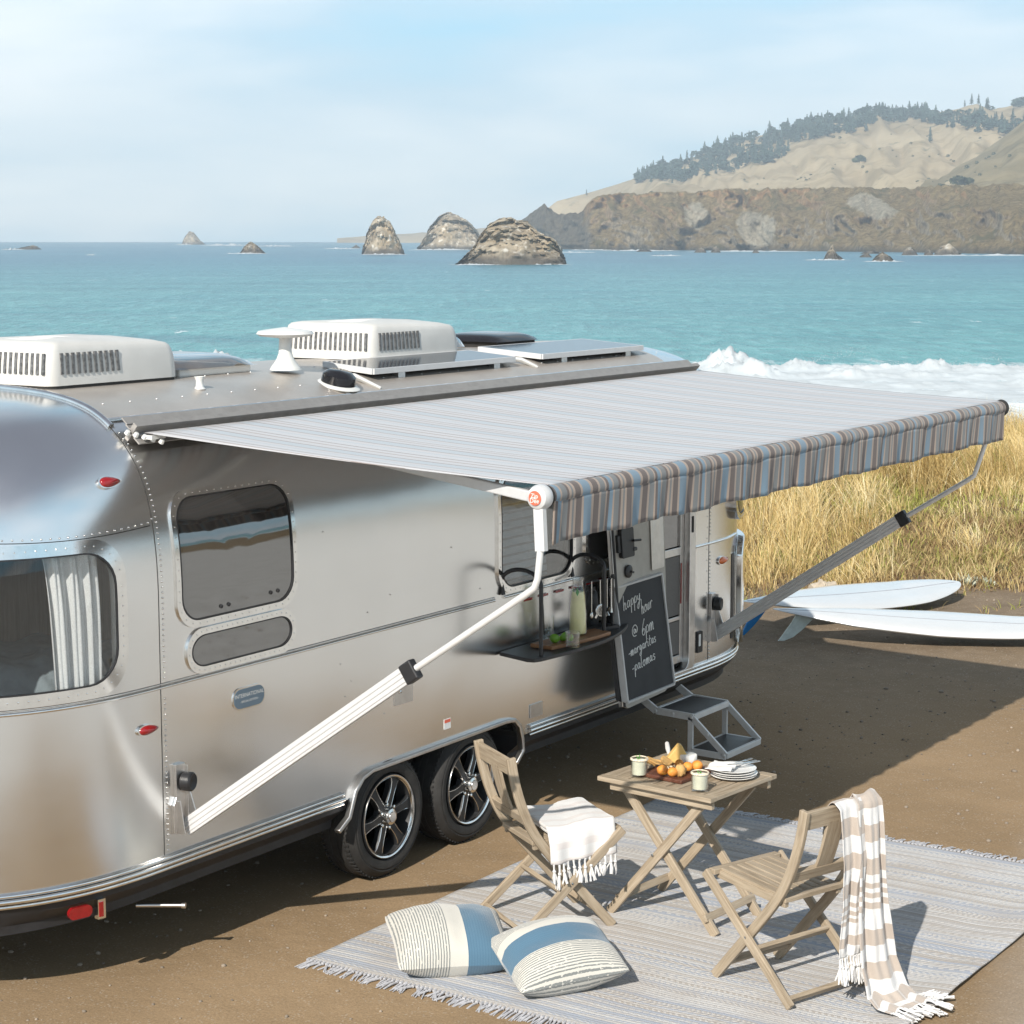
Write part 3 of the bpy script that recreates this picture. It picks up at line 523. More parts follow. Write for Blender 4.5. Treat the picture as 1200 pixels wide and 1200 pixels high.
stack('sea_stack', 'grey dome shaped rock partly hidden behind the big whitened rock', [(489, 293), (496, 279), (504, 264), (514, 252), (523, 248), (535, 251), (546, 257), (556, 266), (563, 278), (569, 293)], 292.6, seed=5)
stack('sea_stack', 'biggest sea rock, broad and dark at the waterline with whitened crest', [(529, 311), (541, 301), (555, 286), (564, 271), (572, 260), (583, 254), (597, 252), (607, 255), (617, 257), (627, 267), (637, 273), (645, 275), (653, 283), (660, 297), (666, 310)], 310, seed=9, nu=150, nv=90)
stack('sea_stack', 'small pointed rock farthest out near the horizon, ringed by white water', [(212, 287), (216, 277), (221, 270), (226, 272), (233, 281), (241, 287)], 286.6, seed=13, nu=30, nv=20)
stack('sea_stack', 'small dark hump of rock between the far pointed rock and the tall stack', [(279, 297), (285, 287), (292, 281), (299, 285), (306, 291), (312, 297)], 297, seed=17, nu=34, nv=20)
stack('sea_stack', 'flat dark reef barely above the water at the far left of the sea', [(-6, 293), (4, 290), (14, 291), (26, 288), (36, 286), (48, 293)], 292.4, seed=21, nu=34, nv=16)
stack('sea_stack', 'tiny dark rock awash just left of the tall pale stack', [(408, 291), (414, 288), (417, 285.5), (424, 291)], 290.8, seed=24, nu=18, nv=12)
stack('sea_stack', 'dark thorn shaped rock in front of the brown slope of the bay', [(965, 305), (970, 294), (977, 284), (980, 293), (986, 298), (993, 305)], 304.5, seed=28, nu=30, nv=20)
stack('sea_stack', 'dark squat rock right of the thorn shaped one', [(1021, 307), (1028, 297), (1036, 292), (1044, 298), (1053, 307)], 306.5, seed=31, nu=30, nv=20)
stack('sea_stack', 'very low dark rock between the thorn shaped rock and the squat one', [(1005, 302), (1012, 296), (1018, 294), (1026, 302)], 301.6, seed=33, nu=20, nv=12)
for i, (x0, x1, yt, yb) in enumerate([(715, 728, 289, 294), (742, 768, 290, 295), (812, 830, 288, 296), (832, 846, 287, 296), (768, 786, 296.6, 299.5), (880, 892, 291, 296.5), (1056, 1078, 287, 299), (1082, 1096, 290, 299), (1094, 1130, 283, 299.4), (1004, 1040, 292, 297.5)]):
    stack('shore_boulder', ['small dark boulder at the foot of the left end of the cliff', 'long low dark boulder below the pale cliff', 'left of two dark boulders below the grey slab of the cliff', 'right of two dark boulders below the grey slab of the cliff', 'flat dark rock awash off the pale cliff', 'lone small boulder below the white slab of the cliff', 'grey boulder at the foot of the brown slope', 'small grey boulder beside the large tan boulder', 'large tan boulder at the water edge under the brown slope', 'low grey boulder behind the very low dark rock'][i],
          [(x0, yb + .5), (x0 + (x1 - x0) * .3, yt + (yb - yt) * .2), (x0 + (x1 - x0) * .55, yt), (x0 + (x1 - x0) * .8, yt + (yb - yt) * .4), (x1, yb + .5)], yb, seed=40 + i * 3, nu=20, nv=12, cat='boulder', group='boulders along the foot of the cliff')

# ---- trees on the hills
M['needles'] = plain('dark_conifer_needles', (0.04, 0.066, 0.055), 0.95, 0, 0.4, 0.12); M['bushleaf'] = plain('dark_bush_leaves', (0.05, 0.062, 0.03), 0.95, 0, 0.4, 0.2); M['bark'] = plain('grey_brown_bark', (0.12, 0.09, 0.065), 0.9)
def conifer(h, r, seed, b):
    rd = random.Random(seed); n = 9
    for t in range(n):
        z = h * (0.16 + 0.80 * t / (n - 1)); R = r * (1 - t / n) ** 0.7 * rd.uniform(0.7, 1.2); k = 9
        for q in range(k):
            if rd.random() < 0.14: continue
            a = 2 * math.pi * (q + rd.random()) / k; wv = rd.uniform(0.35, 0.6) * R + 0.15; d = Vector((math.cos(a), math.sin(a), 0)); s = Vector((-d.y, d.x, 0)); rr = R * rd.uniform(0.7, 1.15); dz = -h * rd.uniform(0.03, 0.10)
            b.add([(0, 0, z + h * 0.07), d * rr * 0.6 + s * wv + Vector((0, 0, z + dz * .4)), d * rr + Vector((0, 0, z + dz)), d * rr * 0.6 - s * wv + Vector((0, 0, z + dz * .4))], [(0, 1, 2, 3)])
def bushy(h, r, seed, b, n=150):
    rd = random.Random(seed)
    for _ in range(n):
        a = rd.random() * 6.283; e = rd.uniform(-0.3, 1); R = r * (0.55 + 0.5 * rd.random()); p = Vector((math.cos(a) * math.sqrt(max(0, 1 - e * e)) * R, math.sin(a) * math.sqrt(max(0, 1 - e * e)) * R, h * 0.5 + e * h * 0.48)); s = r * rd.uniform(0.14, 0.3)
        q = Matrix.Rotation(rd.random() * 6, 3, 'Z') @ Matrix.Rotation(rd.random() * 6, 3, 'X'); b.add([p + q @ Vector(k) * s for k in ((-1, -.6, 0), (1, -.7, .2), (.8, .9, 0), (-.7, .8, -.2))], [(0, 1, 2, 3)])
def hill_point(px, v): return hl((px - 540) / 1260, v)
def v_for(px, y):
    best = (1e9, 1)
    for k in range(61):
        v = 0.25 + 0.75 * k / 60; p = hill_point(px, v); d = p - CAM; yy = C0 - F * (d.dot(CU) / d.dot(FW)); e = abs(yy - y)
        if e < best[0]: best = (e, v)
    return best[1]
def base_tree(nm, builder, h, r, seed, leafm):
    r_ = thing(nm, 'x', 'tree'); b = MB(); builder(h, r, seed, b); b.build('crown', M[leafm], r_, local=True, fix=False)
    b = MB(); b.tube([(0, 0, -2), (0.1, 0, h * .3), (0, 0, h * .8)], [h * .022, h * .017, h * .006], 6); b.build('trunk', M['bark'], r_, local=True); return r_
protos = [base_tree('conifer_tree', conifer, 17, 4.2, 3, 'needles'), base_tree('conifer_tree', conifer, 20, 4.6, 5, 'needles')]
bproto = [base_tree('round_tree', bushy, 10, 8, 8, 'bushleaf')]
def place_tree(pr, p, s, label, cat='tree', group=None, first=set()):
    o = pr if pr not in first else copy_tree(pr); first.add(pr); o.location = p; o.scale = (s, s, s); o.rotation_euler = (0, 0, random.random() * 6); tag(o, label, cat, group); return o
for i, (px, y, s, lab) in enumerate([(1126, 119, .62, 'leftmost and shortest of three tall conifers on the hilltop clearing'), (1134, 118, .85, 'middle conifer of three on the hilltop clearing'), (1142, 117, .95, 'tallest conifer of three on the hilltop clearing'),
        (1012, 155, .75, 'dark conifer standing below the ridge forest on bare slope'), (1087, 168, 1.15, 'lone tall conifer halfway down the bare hill slope'), (763, 199, .7, 'first conifer at the low left end of the ridge forest'), (687, 229, .55, 'lone low tree far down the ridge before the forest starts')]):
    v = v_for(px, y); place_tree(protos[i % 2], hill_point(px, v), s, lab, group='conifers on the hill' if i < 5 else None)
for i, (px, v, s, lab) in enumerate([(1123, .12, .95, 'largest dark round bush at the foot of the right hillside'), (1133, .16, .6, 'small round bush right beside the largest bush on the hillside'), (1105, .03, .45, 'little dark bush on the cliff edge below the hillside')]):
    place_tree(bproto[0], nh((px - 1040) / 680, v), s, lab, 'bush')
place_tree(bproto[0], hill_point(1005, v_for(1005, 194)), 0.95, 'lone dark bush in the middle of the bare grassy hill', 'bush')
b = MB(); rd = random.Random(4); tmpl = []
for k in range(5):
    q = MB(); conifer(15 + k, 4.0 + .3 * k, 20 + k, q); tmpl.append(q)
for k in range(2):
    q = MB(); bushy(12, 6.5, 50 + k, q, 60); tmpl.append(q)
LOW = lambda px: interp(px, [745, 775, 800, 860, 915, 930, 960, 1000, 1040, 1060, 1075, 1110, 1150, 1200, 1300, 1500], [216, 219, 226, 212, 203, 178, 168, 160, 150, 147, 143, 160, 168, 168, 160, 150])
cnt = 0
while cnt < 1350:
    px = rd.uniform(745, 1420); hi = RY(px); lo = LOW(px); y = hi + (lo - hi) * rd.random() ** 1.3 * (0.72 + 0.35 * fnoise(px * .03, 2, 2, 2))
    if 1092 < px < 1150 and y < 138: continue
    if 1150 < px < 1215 and 130 < y < 146: continue
    if fnoise(px * 0.06, y * 0.09, 6, 3) < -0.28: continue
    v = v_for(px, y); p = hill_point(px, min(1, v)); q = tmpl[rd.choice([0, 1, 2, 3, 4, 5, 6, 5, 6, 5, 6, 6])]; s = rd.uniform(0.5, 1.2); a = rd.random() * 6.28; ca, sa = math.cos(a) * s, math.sin(a) * s
    b.add([(p.x + x * ca - y_ * sa, p.y + x * sa + y_ * ca, p.z - 0.5 + z * s) for x, y_, z in q.v], q.f); cnt += 1
kind(b.build('ridge_forest', M['needles'], fix=False), 'stuff')
b = MB()
for _ in range(420):
    if rd.random() < 0.6: px = rd.uniform(700, 1500); p = hill_point(px, rd.uniform(0.15, 0.95))
    else: px = rd.uniform(1060, 1600); p = nh((px - 1040) / 680, rd.uniform(0.0, 0.9))
    if fnoise(p.x * .004, p.y * .004, 3, 3) < 0.0: continue
    q = tmpl[5 + rd.randrange(2)]; s = rd.uniform(0.12, 0.38); b.add([(p.x + x * s, p.y + y_ * s, p.z + z * s - .4) for x, y_, z in q.v], q.f)
kind(b.build('hill_scrub', M['bushleaf'], fix=False), 'stuff')

# ---- breaking waves by the beach, and white water round the rocks
b = MB()
def surf(u, v):
    l = -70 + 190 * u; f = 121 + 36 * v; wv = 3.0 * fnoise(l * 0.03, 4, 0, 2)
    z = 0.0
    for f0, a, wd in ((152, 1.05, 2.0), (144, 0.75, 1.8), (136, 0.45, 1.8), (128, 0.22, 2.2)):
        q = (f - f0 - wv * (f0 - 118) / 25) / wd; e = math.exp(-q * q) * (0.35 + 2.6 * max(0, fnoise(l * 0.10 + f0, f0, 0, 3)))
        z += a * e * (0.75 + 0.9 * abs(fnoise(l * 0.7, f * 0.7, f0, 4)) + 0.5 * abs(fnoise(l * 2.6, f * 2.6, 3, 2)))
    env = smooth(0, 0.08, v) * smooth(1, 0.86, v); z = z * env + 0.10 * fnoise(l * 0.3, f * 0.5, 8, 4) + 0.02 * fnoise(l * 2, f * 2, 1, 2)
    p = CAM + HD * f + RT * l; return Vector((p.x, p.y, SEA + 0.02 + z * 1.0 - 0.12 * (1 - env)))
b.grid(surf, 1100, 90)
for _ in range(1500):
    l = rd.uniform(5, 60); f = 150.5 + 3.0 * fnoise(l * 0.03, 4, 0, 2) * 34 / 25 + rd.gauss(0, 0.5); a = max(0, fnoise(l * 0.11 + 151, 151, 0, 3)); z = 0.5 + 1.5 * a + abs(rd.gauss(0, 0.42)) * (0.25 + 2.4 * a); p = CAM + HD * f + RT * l; r = rd.uniform(0.01, 0.035)
    o = Vector((p.x, p.y, SEA + z)); b.add([o + Vector(q) * r for q in ((-1, 0, -1), (1, 0, -.7), (0.2, .8, .9), (-.2, -1, .8))], [(0, 1, 2), (0, 2, 3), (0, 3, 1), (1, 3, 2)])
kind(b.build('surf', M['foam'], smooth=180, fix=False), 'stuff')
b = MB()
def foam(px0, px1, y, th, seed):
    fd = (CAM.z - SEA) * 2442.0 / (y - HY)
    def fn(u, v):
        px = px0 + (px1 - px0) * u; q = 2 * v - 1; wd = 1.5 * th * (0.25 + abs(fnoise(u * 6 + seed, seed, 0, 3)) * 1.5) * math.sin(math.pi * u) ** 0.5
        return FWD(px, fd + q * wd, SEA + 0.05 + 0.011 * fd * 0.12 * (1 - q * q) * abs(fnoise(u * 14, q + seed, seed, 3)) * math.sin(math.pi * u))
    b.grid(fn, 40, 5)
for i, a in enumerate([(524, 590, 310.6, 5), (580, 672, 310.2, 4), (420, 480, 298.4, 8), (378, 424, 291.6, 16), (476, 560, 293, 16), (232, 296, 287.6, 60), (205, 226, 287, 40), (262, 318, 297.4, 8), (300, 345, 288.6, 25), (0, 30, 292.6, 18), (664, 720, 293.2, 12), (700, 800, 294.0, 14), (760, 800, 300, 5), (800, 960, 294.8, 8), (940, 1000, 305, 3), (1010, 1062, 306.8, 3), (1050, 1250, 299.6, 5), (1200, 1500, 301.5, 6), (100, 112, 299, 4), (640, 700, 296, 4)]): foam(*a, i * 3.3)
kind(b.build('white_water', M['foam'], smooth=180, fix=False), 'stuff')

# ---- dune grass
def m_grass(name, stops):
    t = NT(name); t.set(Roughness=0.75, Specular_IOR_Level=0.2); a = t.n('ShaderNodeAttribute', attribute_name='tint'); t.color(t.ramp(a.outputs['Fac'], stops)); tl = t.n('ShaderNodeBsdfTranslucent'); m_ = t.n('ShaderNodeMixShader'); m_.inputs[0].default_value = 0.25
    t.l(t.b.inputs['Base Color'].links[0].from_socket, tl.inputs['Color']); t.l(t.b.outputs[0], m_.inputs[1]); t.l(tl.outputs[0], m_.inputs[2]); t.l(m_.outputs[0], t.out.inputs['Surface']); return t.m
M['grass'] = m_grass('dry_dune_grass', [(0.0, (0.24, 0.16, 0.06)), (0.25, (0.48, 0.34, 0.13)), (0.5, (0.68, 0.52, 0.24)), (0.75, (0.80, 0.66, 0.37)), (0.92, (0.85, 0.75, 0.50)), (1.0, (0.22, 0.24, 0.06))])
M['cover'] = m_grass('low_ground_cover', [(0.0, (0.15, 0.085, 0.045)), (0.25, (0.32, 0.22, 0.11)), (0.45, (0.48, 0.38, 0.18)), (0.58, (0.27, 0.28, 0.07)), (0.85, (0.36, 0.37, 0.09)), (1.0, (0.50, 0.42, 0.22))])
def blades(name, mat_, roots, hgt, lean, width, tint, sway):
    """roots (n,3), hgt (n,), lean (n,2) horizontal tip offset, width (n,)"""
    n = len(roots); ang = rng.uniform(0, 6.283, n); sx = np.stack([np.cos(ang), np.sin(ang), np.zeros(n)], 1) * width[:, None] * 0.5; up = np.zeros((n, 3)); up[:, 2] = 1; L = np.concatenate([lean, np.zeros((n, 1))], 1)
    drop = np.linalg.norm(lean, axis=1) / np.maximum(hgt, .01); V = np.zeros((n, 7, 3))
    for k, (t, wk) in enumerate(((0, 1), (0.4, 0.85), (0.75, 0.55))):
        c = roots + up * (hgt * t * (1 - 0.25 * drop * t))[:, None] + L * (t ** 1.8)
        V[:, 2 * k] = c - sx * wk; V[:, 2 * k + 1] = c + sx * wk
    V[:, 6] = roots + up * (hgt * (1 - 0.35 * np.minimum(drop, 1.2)))[:, None] + L
    base = np.arange(n)[:, None] * 7; loops = np.concatenate([base + np.array([[0, 1, 3, 2]]), base + np.array([[2, 3, 5, 4]]), base + np.array([[4, 5, 6]])], 1).ravel()
    me = bpy.data.meshes.new(name); me.vertices.add(n * 7); me.vertices.foreach_set('co', V.ravel()); me.loops.add(len(loops)); me.loops.foreach_set('vertex_index', loops.astype(np.int32))
    me.polygons.add(n * 3); st = (np.arange(n)[:, None] * 11 + np.array([[0, 4, 8]])).ravel(); me.polygons.foreach_set('loop_start', st.astype(np.int32)); me.update(calc_edges=True); me.validate()
    at = me.attributes.new('tint', 'FLOAT', 'POINT'); at.data.foreach_set('value', np.repeat(tint, 7).astype(np.float32)); me.materials.append(mat_); o = bpy.data.objects.new(name, me); col.objects.link(o); return kind(o, 'stuff')
R_, H_, L_, W_, T_ = [], [], [], [], []
def tussock(f, l, n, hm, rad, tb):
    p = CAM + HD * f + RT * l
    wa = random.random() * 6.283; wind = RT * (-0.16 + 0.34 * math.cos(wa)) + HD * 0.34 * math.sin(wa); hm *= random.uniform(0.75, 1.25); tb += random.gauss(0, 0.13)
    for _ in range(n):
        a = random.random() * 6.283; r = rad * math.sqrt(random.random()); x, y = p.x + math.cos(a) * r, p.y + math.sin(a) * r; h = hm * random.uniform(0.55, 1.12); out = random.uniform(0.05, 0.55) * h * (0.4 + r / rad)
        R_.append((x, y, 0)); H_.append(h); L_.append((math.cos(a) * out + wind.x * h + random.gauss(0, .06), math.sin(a) * out + wind.y * h + random.gauss(0, .06))); W_.append(random.uniform(0.004, 0.010)); T_.append(min(0.93, max(0.0, tb + random.gauss(0, 0.17))) if random.random() > 0.05 else 1.0)
rd = random.Random(11)
for _ in range(1500):
    f = 21.9 + 11.5 * rd.random() ** 1.05; l = rd.uniform(0.6, 10.5)
    bare = smooth(3.4, 4.9, l + .5 * fnoise(f * .5, 3, 3, 2)) * smooth(28.0, 24.8, f + .8 * fnoise(l, 1, 1, 2))                    # scrubby low patch in front on the right
    if rd.random() < bare * 0.8: continue
    k = fnoise(f * .35, l * .35, 2, 3); tussock(f, l, 46, (0.60 + 0.28 * k) * (1 - 0.6 * bare) * (0.65 + 0.35 * smooth(21.9, 23.5, f)), rd.uniform(0.12, 0.3), 0.52 + 0.35 * fnoise(f * .5, l * .5, 7, 2))
for _ in range(700):
    f = rd.uniform(22, 34); l = rd.choice([rd.uniform(-22, 0.6), rd.uniform(10.5, 26)]); tussock(f, l, 30, 0.6 + 0.25 * fnoise(f * .35, l * .35, 2, 3), rd.uniform(0.15, 0.35), 0.5)
for _ in range(60):
    f = rd.uniform(21.4, 22.4); l = rd.uniform(0.5, 9); tussock(f, l, 16, 0.28, 0.12, 0.45)
roots = np.array(R_, dtype=float); roots[:, 2] = [gh(x, y) - 0.02 for x, y, _ in R_]
blades('dune_grass', M['grass'], roots, np.array(H_), np.array(L_), np.array(W_), np.array(T_), 0)
# low cover between grass and gravel: short, tangled, partly green
R_, H_, L_, W_, T_ = [], [], [], [], []
for _ in range(46000):
    f = rd.uniform(20.0, 27.5); l = rd.uniform(1.0, 11)
    dens = smooth(20.2, 21.6, f) * (0.35 + 0.65 * smooth(3.6, 6, l)) * (0.5 + 0.9 * fnoise(f * .6, l * .6, 3, 3))
    if rd.random() > dens: continue
    p = CAM + HD * f + RT * l; g = 0.42 + 0.5 * fnoise(f * .8, l * .5, 13, 2)
    for _ in range(4):
        a = rd.random() * 6.283; h = rd.uniform(0.03, 0.17); q = rd.uniform(0.02, 0.14); R_.append((p.x + rd.gauss(0, .05), p.y + rd.gauss(0, .05), 0)); H_.append(h); L_.append((math.cos(a) * q, math.sin(a) * q)); W_.append(rd.uniform(0.006, 0.02)); T_.append(min(1, max(0, g + rd.gauss(0, .16))))
roots = np.array(R_, dtype=float); roots[:, 2] = [gh(x, y) - 0.01 for x, y, _ in R_]
blades('ground_cover', M['cover'], roots, np.array(H_), np.array(L_), np.array(W_), np.array(T_), 0)
# small stones and straw litter on the gravel
M['stone'] = plain('grey_brown_pebbles', (0.22, 0.18, 0.14), 0.9, 0, 0.5, 3)
b = MB(); bm = bmesh.new(); bmesh.ops.create_icosphere(bm, subdivisions=1, radius=1); iv = [v.co.copy() for v in bm.verts]; iff = [tuple(v.index for v in f.verts) for f in bm.faces]; bm.free()
for _ in range(5200):
    f = rd.uniform(6.5, 22) ; l = rd.uniform(-7, 9); k = 1 if f > 12 else 0.7
    if rd.random() > k: continue
    p = CAM + HD * f + RT * l
    if 0.3 < p.x < 4.5 and -3.8 < p.y < -0.3: continue
    r = rd.uniform(0.004, 0.011) * (1 + (rd.random() ** 8) * 1.6); z = gh(p.x, p.y); sx, sy, sz = r * rd.uniform(.7, 1.3), r * rd.uniform(.7, 1.3), r * rd.uniform(.5, .8)
    b.add([(p.x + v.x * sx, p.y + v.y * sy, z + v.z * sz + sz * .4) for v in iv], iff)
kind(b.build('gravel', M['stone'], smooth=180, fix=False), 'stuff')

# ---- the sea air
b = MB(); p0 = [CAM + HD * f + RT * l for f, l in ((-470, -2650), (-470, 2950), (5350, 2950), (5350, -2650))]
b.prism([(p.x, p.y) for p in p0], SEA - 8, 330)
t = NT('sea_haze'); t.t.nodes.remove(t.b); pv = t.n('ShaderNodeVolumePrincipled'); pv.inputs['Color'].default_value = (0.74, 0.88, 1.0, 1); pv.inputs['Density'].default_value = 0.0002; pv.inputs['Anisotropy'].default_value = 0.0; t.l(pv.outputs[0], t.out.inputs['Volume'])
kind(b.build('haze', t.m), 'stuff')
# ---- @@OBJECTS@@
# ================================================================== the travel trailer
TL, TN, XF, HWD, ZW = 1.3, 2.5, 5.85, 1.25, 1.5          # end cap length, plan exponent, straight length, half width, waist height
_pr = [(0.0, .56), (0.0, .75), (0.0, 1.0), (0.0, 1.3), (0.0, 1.5), (0.0, 1.75), (0.0, 1.98), (0.012, 2.2), (0.045, 2.4), (0.10, 2.56), (0.17, 2.67), (0.25, 2.755), (0.34, 2.825), (0.46, 2.885), (0.64, 2.93), (0.87, 2.955), (1.25, 2.97)]
_zz = np.array([q[1] for q in _pr]); _yy = np.array([q[0] for q in _pr])
def _cr(i, t, a):
    g = lambda k: a[min(max(k, 0), len(a) - 1)]
    p0, p1, p2, p3 = g(i - 1), g(i), g(i + 1), g(i + 2); return 0.5 * (2 * p1 + (p2 - p0) * t + (2 * p0 - 5 * p1 + 4 * p2 - p3) * t * t + (3 * p1 - p0 - 3 * p2 + p3) * t ** 3)
HALF = []
for i in range(len(_pr) - 1):
    k = 1 if i < 4 else 3
    for t in range(k): HALF.append((_cr(i, t / k, _yy), _cr(i, t / k, _zz)))
HALF.append(_pr[-1]); PZ = np.array([q[1] for q in HALF]); PY = np.array([max(0, q[0]) for q in HALF])
def prof_y(z): return float(np.interp(z, PZ, PY))
_th = np.linspace(0, math.pi / 2, 400); _cx = TL * np.sin(_th) ** (2 / TN); _cs = np.maximum(np.cos(_th), 0) ** (2 / TN); _cy = HWD * (1 - _cs)
_arc = np.concatenate([[0], np.cumsum(np.hypot(np.diff(_cx), np.diff(_cy)))])
def plan(u):
    """arc length along the waist -> x and the plan scale"""
    if u < 0: return -float(np.interp(-u, _arc, _cx)), float(np.interp(-u, _arc, _cs))
    if u > XF: return XF + float(np.interp(u - XF, _arc, _cx)), float(np.interp(u - XF, _arc, _cs))
    return u, 1.0
def skin(u, z):
    x, s = plan(u); zp = ZW + (z - ZW) / max(s, .02) if z > ZW else z
    return Vector((x, HWD - s * (HWD - prof_y(min(zp, 2.97))), z))
def on(u, z, d=0.0):
    e = 0.004; a = skin(u + e, z) - skin(u - e, z); b = skin(u, z + e) - skin(u, z - e); n = a.cross(b).normalized()
    if n.y > 0 and -0.5 < u < XF + .5: n = -n
    return skin(u, z) + n * d
def rrect(u0, u1, z0, z1, r, n=7):
    o = []
    for cx, cz, a0 in ((u1 - r, z1 - r, 0), (u0 + r, z1 - r, 90), (u0 + r, z0 + r, 180), (u1 - r, z0 + r, 270)):
        for k in range(n + 1):
            a = math.radians(a0 + 90 * k / n); o.append((cx + r * math.cos(a), cz + r * math.sin(a)))
    return o
def dens(poly, step=0.06):
    o = []
    for i, (x, y) in enumerate(poly):
        x2, y2 = poly[(i + 1) % len(poly)]; k = max(1, int(math.hypot(x2 - x, y2 - y) / step)); o += [(x + (x2 - x) * t / k, y + (y2 - y) * t / k) for t in range(k)]
    return o
def solid(b, poly, d0, d1, mi=0, rings=5, crown=0.0):
    """a plate following the skin: outline in (u, z), from d0 to d1 off the skin"""
    poly = dens(poly); n = len(poly); cu = sum(p[0] for p in poly) / n; cz = sum(p[1] for p in poly) / n; vs = []
    fr = [1 - i / rings for i in range(rings)]
    for d in (d1, d0):
        for f in fr: vs += [on(cu + (u - cu) * f, cz + (z - cz) * f, d + (crown * (1 - f * f) if d == d1 else 0)) for u, z in poly]
        vs.append(on(cu, cz, d + (crown if d == d1 else 0)))
    fs = []; blk = n * rings + 1
    for q in (0, 1):
        o = q * blk
        for i in range(rings - 1): fs += [(o + i * n + k, o + i * n + (k + 1) % n, o + (i + 1) * n + (k + 1) % n, o + (i + 1) * n + k) for k in range(n)]
        fs += [(o + (rings - 1) * n + k, o + (rings - 1) * n + (k + 1) % n, o + n * rings) for k in range(n)]
    fs += [(k, (k + 1) % n, blk + (k + 1) % n, blk + k) for k in range(n)]; b.add(vs, fs, mi)
def frame(b, po, pi_, d0, d1, mi=0):
    n = len(po); vs = [on(u, z, d) for p, d in ((po, d0), (po, d1), (pi_, d1), (pi_, d0)) for u, z in p]
    b.add(vs, [(a * n + k, a * n + (k + 1) % n, ((a + 1) % 4) * n + (k + 1) % n, ((a + 1) % 4) * n + k) for a in range(4) for k in range(n)], mi)
def rivets(b, pts, r=0.0055, mi=0, d=0.002):
    for u, z in pts:
        p = on(u, z, d); q = (on(u, z, 0.05) - on(u, z, 0)).normalized(); b.lathe([(r, 0), (r * .8, r * .55), (0.0, r * .8)], p, q, 6, mi)
def rim_pts(poly, step):
    o = []; acc = 0
    for i, (x, y) in enumerate(poly):
        x2, y2 = poly[(i + 1) % len(poly)]; L = math.hypot(x2 - x, y2 - y); t = step - acc
        while t <= L: o.append((x + (x2 - x) * t / L, y + (y2 - y) * t / L)); t += step
        acc = (acc + L) % step
    return o
trailer = thing('travel_trailer', 'long polished aluminium travel trailer with rounded ends and awning pulled out', 'trailer', (2.9, 1.25, 0))

# ---- body shell: outer skin, inner skin, then real openings cut through both
def ring_at(x, s):
    o = []
    for y, z in zip(PY, PZ): o.append((x, HWD - s * (HWD - y), ZW + (z - ZW) * s if z > ZW else z))
    for y, z in list(zip(PY, PZ))[-2::-1]: o.append((x, HWD + s * (HWD - y), ZW + (z - ZW) * s if z > ZW else z))
    return o
rings = []; K = 34
for k in range(K, -1, -1):
    th = math.pi / 2 * (k / K) * 0.94; rings.append((-TL * math.sin(th) ** (2 / TN), math.cos(th) ** (2 / TN)))
for x in np.linspace(0, XF, 26)[1:-1]: rings.append((x, 1.0))
for k in range(0, K + 1):
    th = math.pi / 2 * (k / K) * 0.94; rings.append((XF + TL * math.sin(th) ** (2 / TN), math.cos(th) ** (2 / TN)))
b = MB(); m_ = len(ring_at(0, 1)); vs = [p for x, s in rings for p in ring_at(x, s)]; R = len(rings)
fs = [(i * m_ + k, i * m_ + (k + 1) % m_, (i + 1) * m_ + (k + 1) % m_, (i + 1) * m_ + k) for i in range(R - 1) for k in range(m_)]
fs += [tuple(range(m_)), tuple((R - 1) * m_ + k for k in range(m_ - 1, -1, -1))]; b.add(vs, fs)
me = b.mesh('body'); bm = bmesh.new(); bm.from_mesh(me); bmesh.ops.recalc_face_normals(bm, faces=bm.faces); bm.normal_update()
inner = {v: bm.verts.new(v.co - v.normal * 0.045) for v in list(bm.verts)}
for f in [f for f in bm.faces]: bm.faces.new([inner[v] for v in reversed(f.verts)])
for f in bm.faces: f.smooth = True
bm.to_mesh(me); bm.free(); me.materials.append(M['metal'])
body = bpy.data.objects.new('body', me); col.objects.link(body); body.parent = trailer; body.matrix_parent_inverse = parent_world(trailer).inverted()
def cut(o, mb_):
    c = mb_.build('cutter', M['dark']); md = o.modifiers.new('b', 'BOOLEAN'); md.object = c; md.operation = 'DIFFERENCE'; md.solver = 'MANIFOLD'; bpy.context.view_layer.update()
    nm = bpy.data.meshes.new_from_object(o.evaluated_get(bpy.context.evaluated_depsgraph_get())); o.modifiers.clear(); o.data = nm; bpy.data.objects.remove(c); nm.name = o.name; print('CUT', o.name, len(nm.vertices))
REAR = rrect(-1.16, -0.285, 1.55, 2.25, 0.16); WIN2 = rrect(3.10, 3.92, 1.56, 2.26, 0.13); DOOR = rrect(5.00, 5.56, 0.60, 2.36, 0.07)
for poly in (REAR, WIN2, DOOR):
    c = MB(); solid(c, poly, -0.12, 0.06); cut(body, c)
ARCH = [(1.46, .30), (1.50, .46), (1.56, .60), (1.63, .665), (1.72, .69), (3.12, .70), (3.22, .69), (3.28, .64), (3.31, .55), (3.32, .30)]
c = MB(); c.prism(ARCH, -0.2, 0.62, mapf=lambda x, z, y: Vector((x, y, z))); cut(body, c)
body.data.shade_smooth(); body.data.set_sharp_from_angle(angle=math.radians(35))
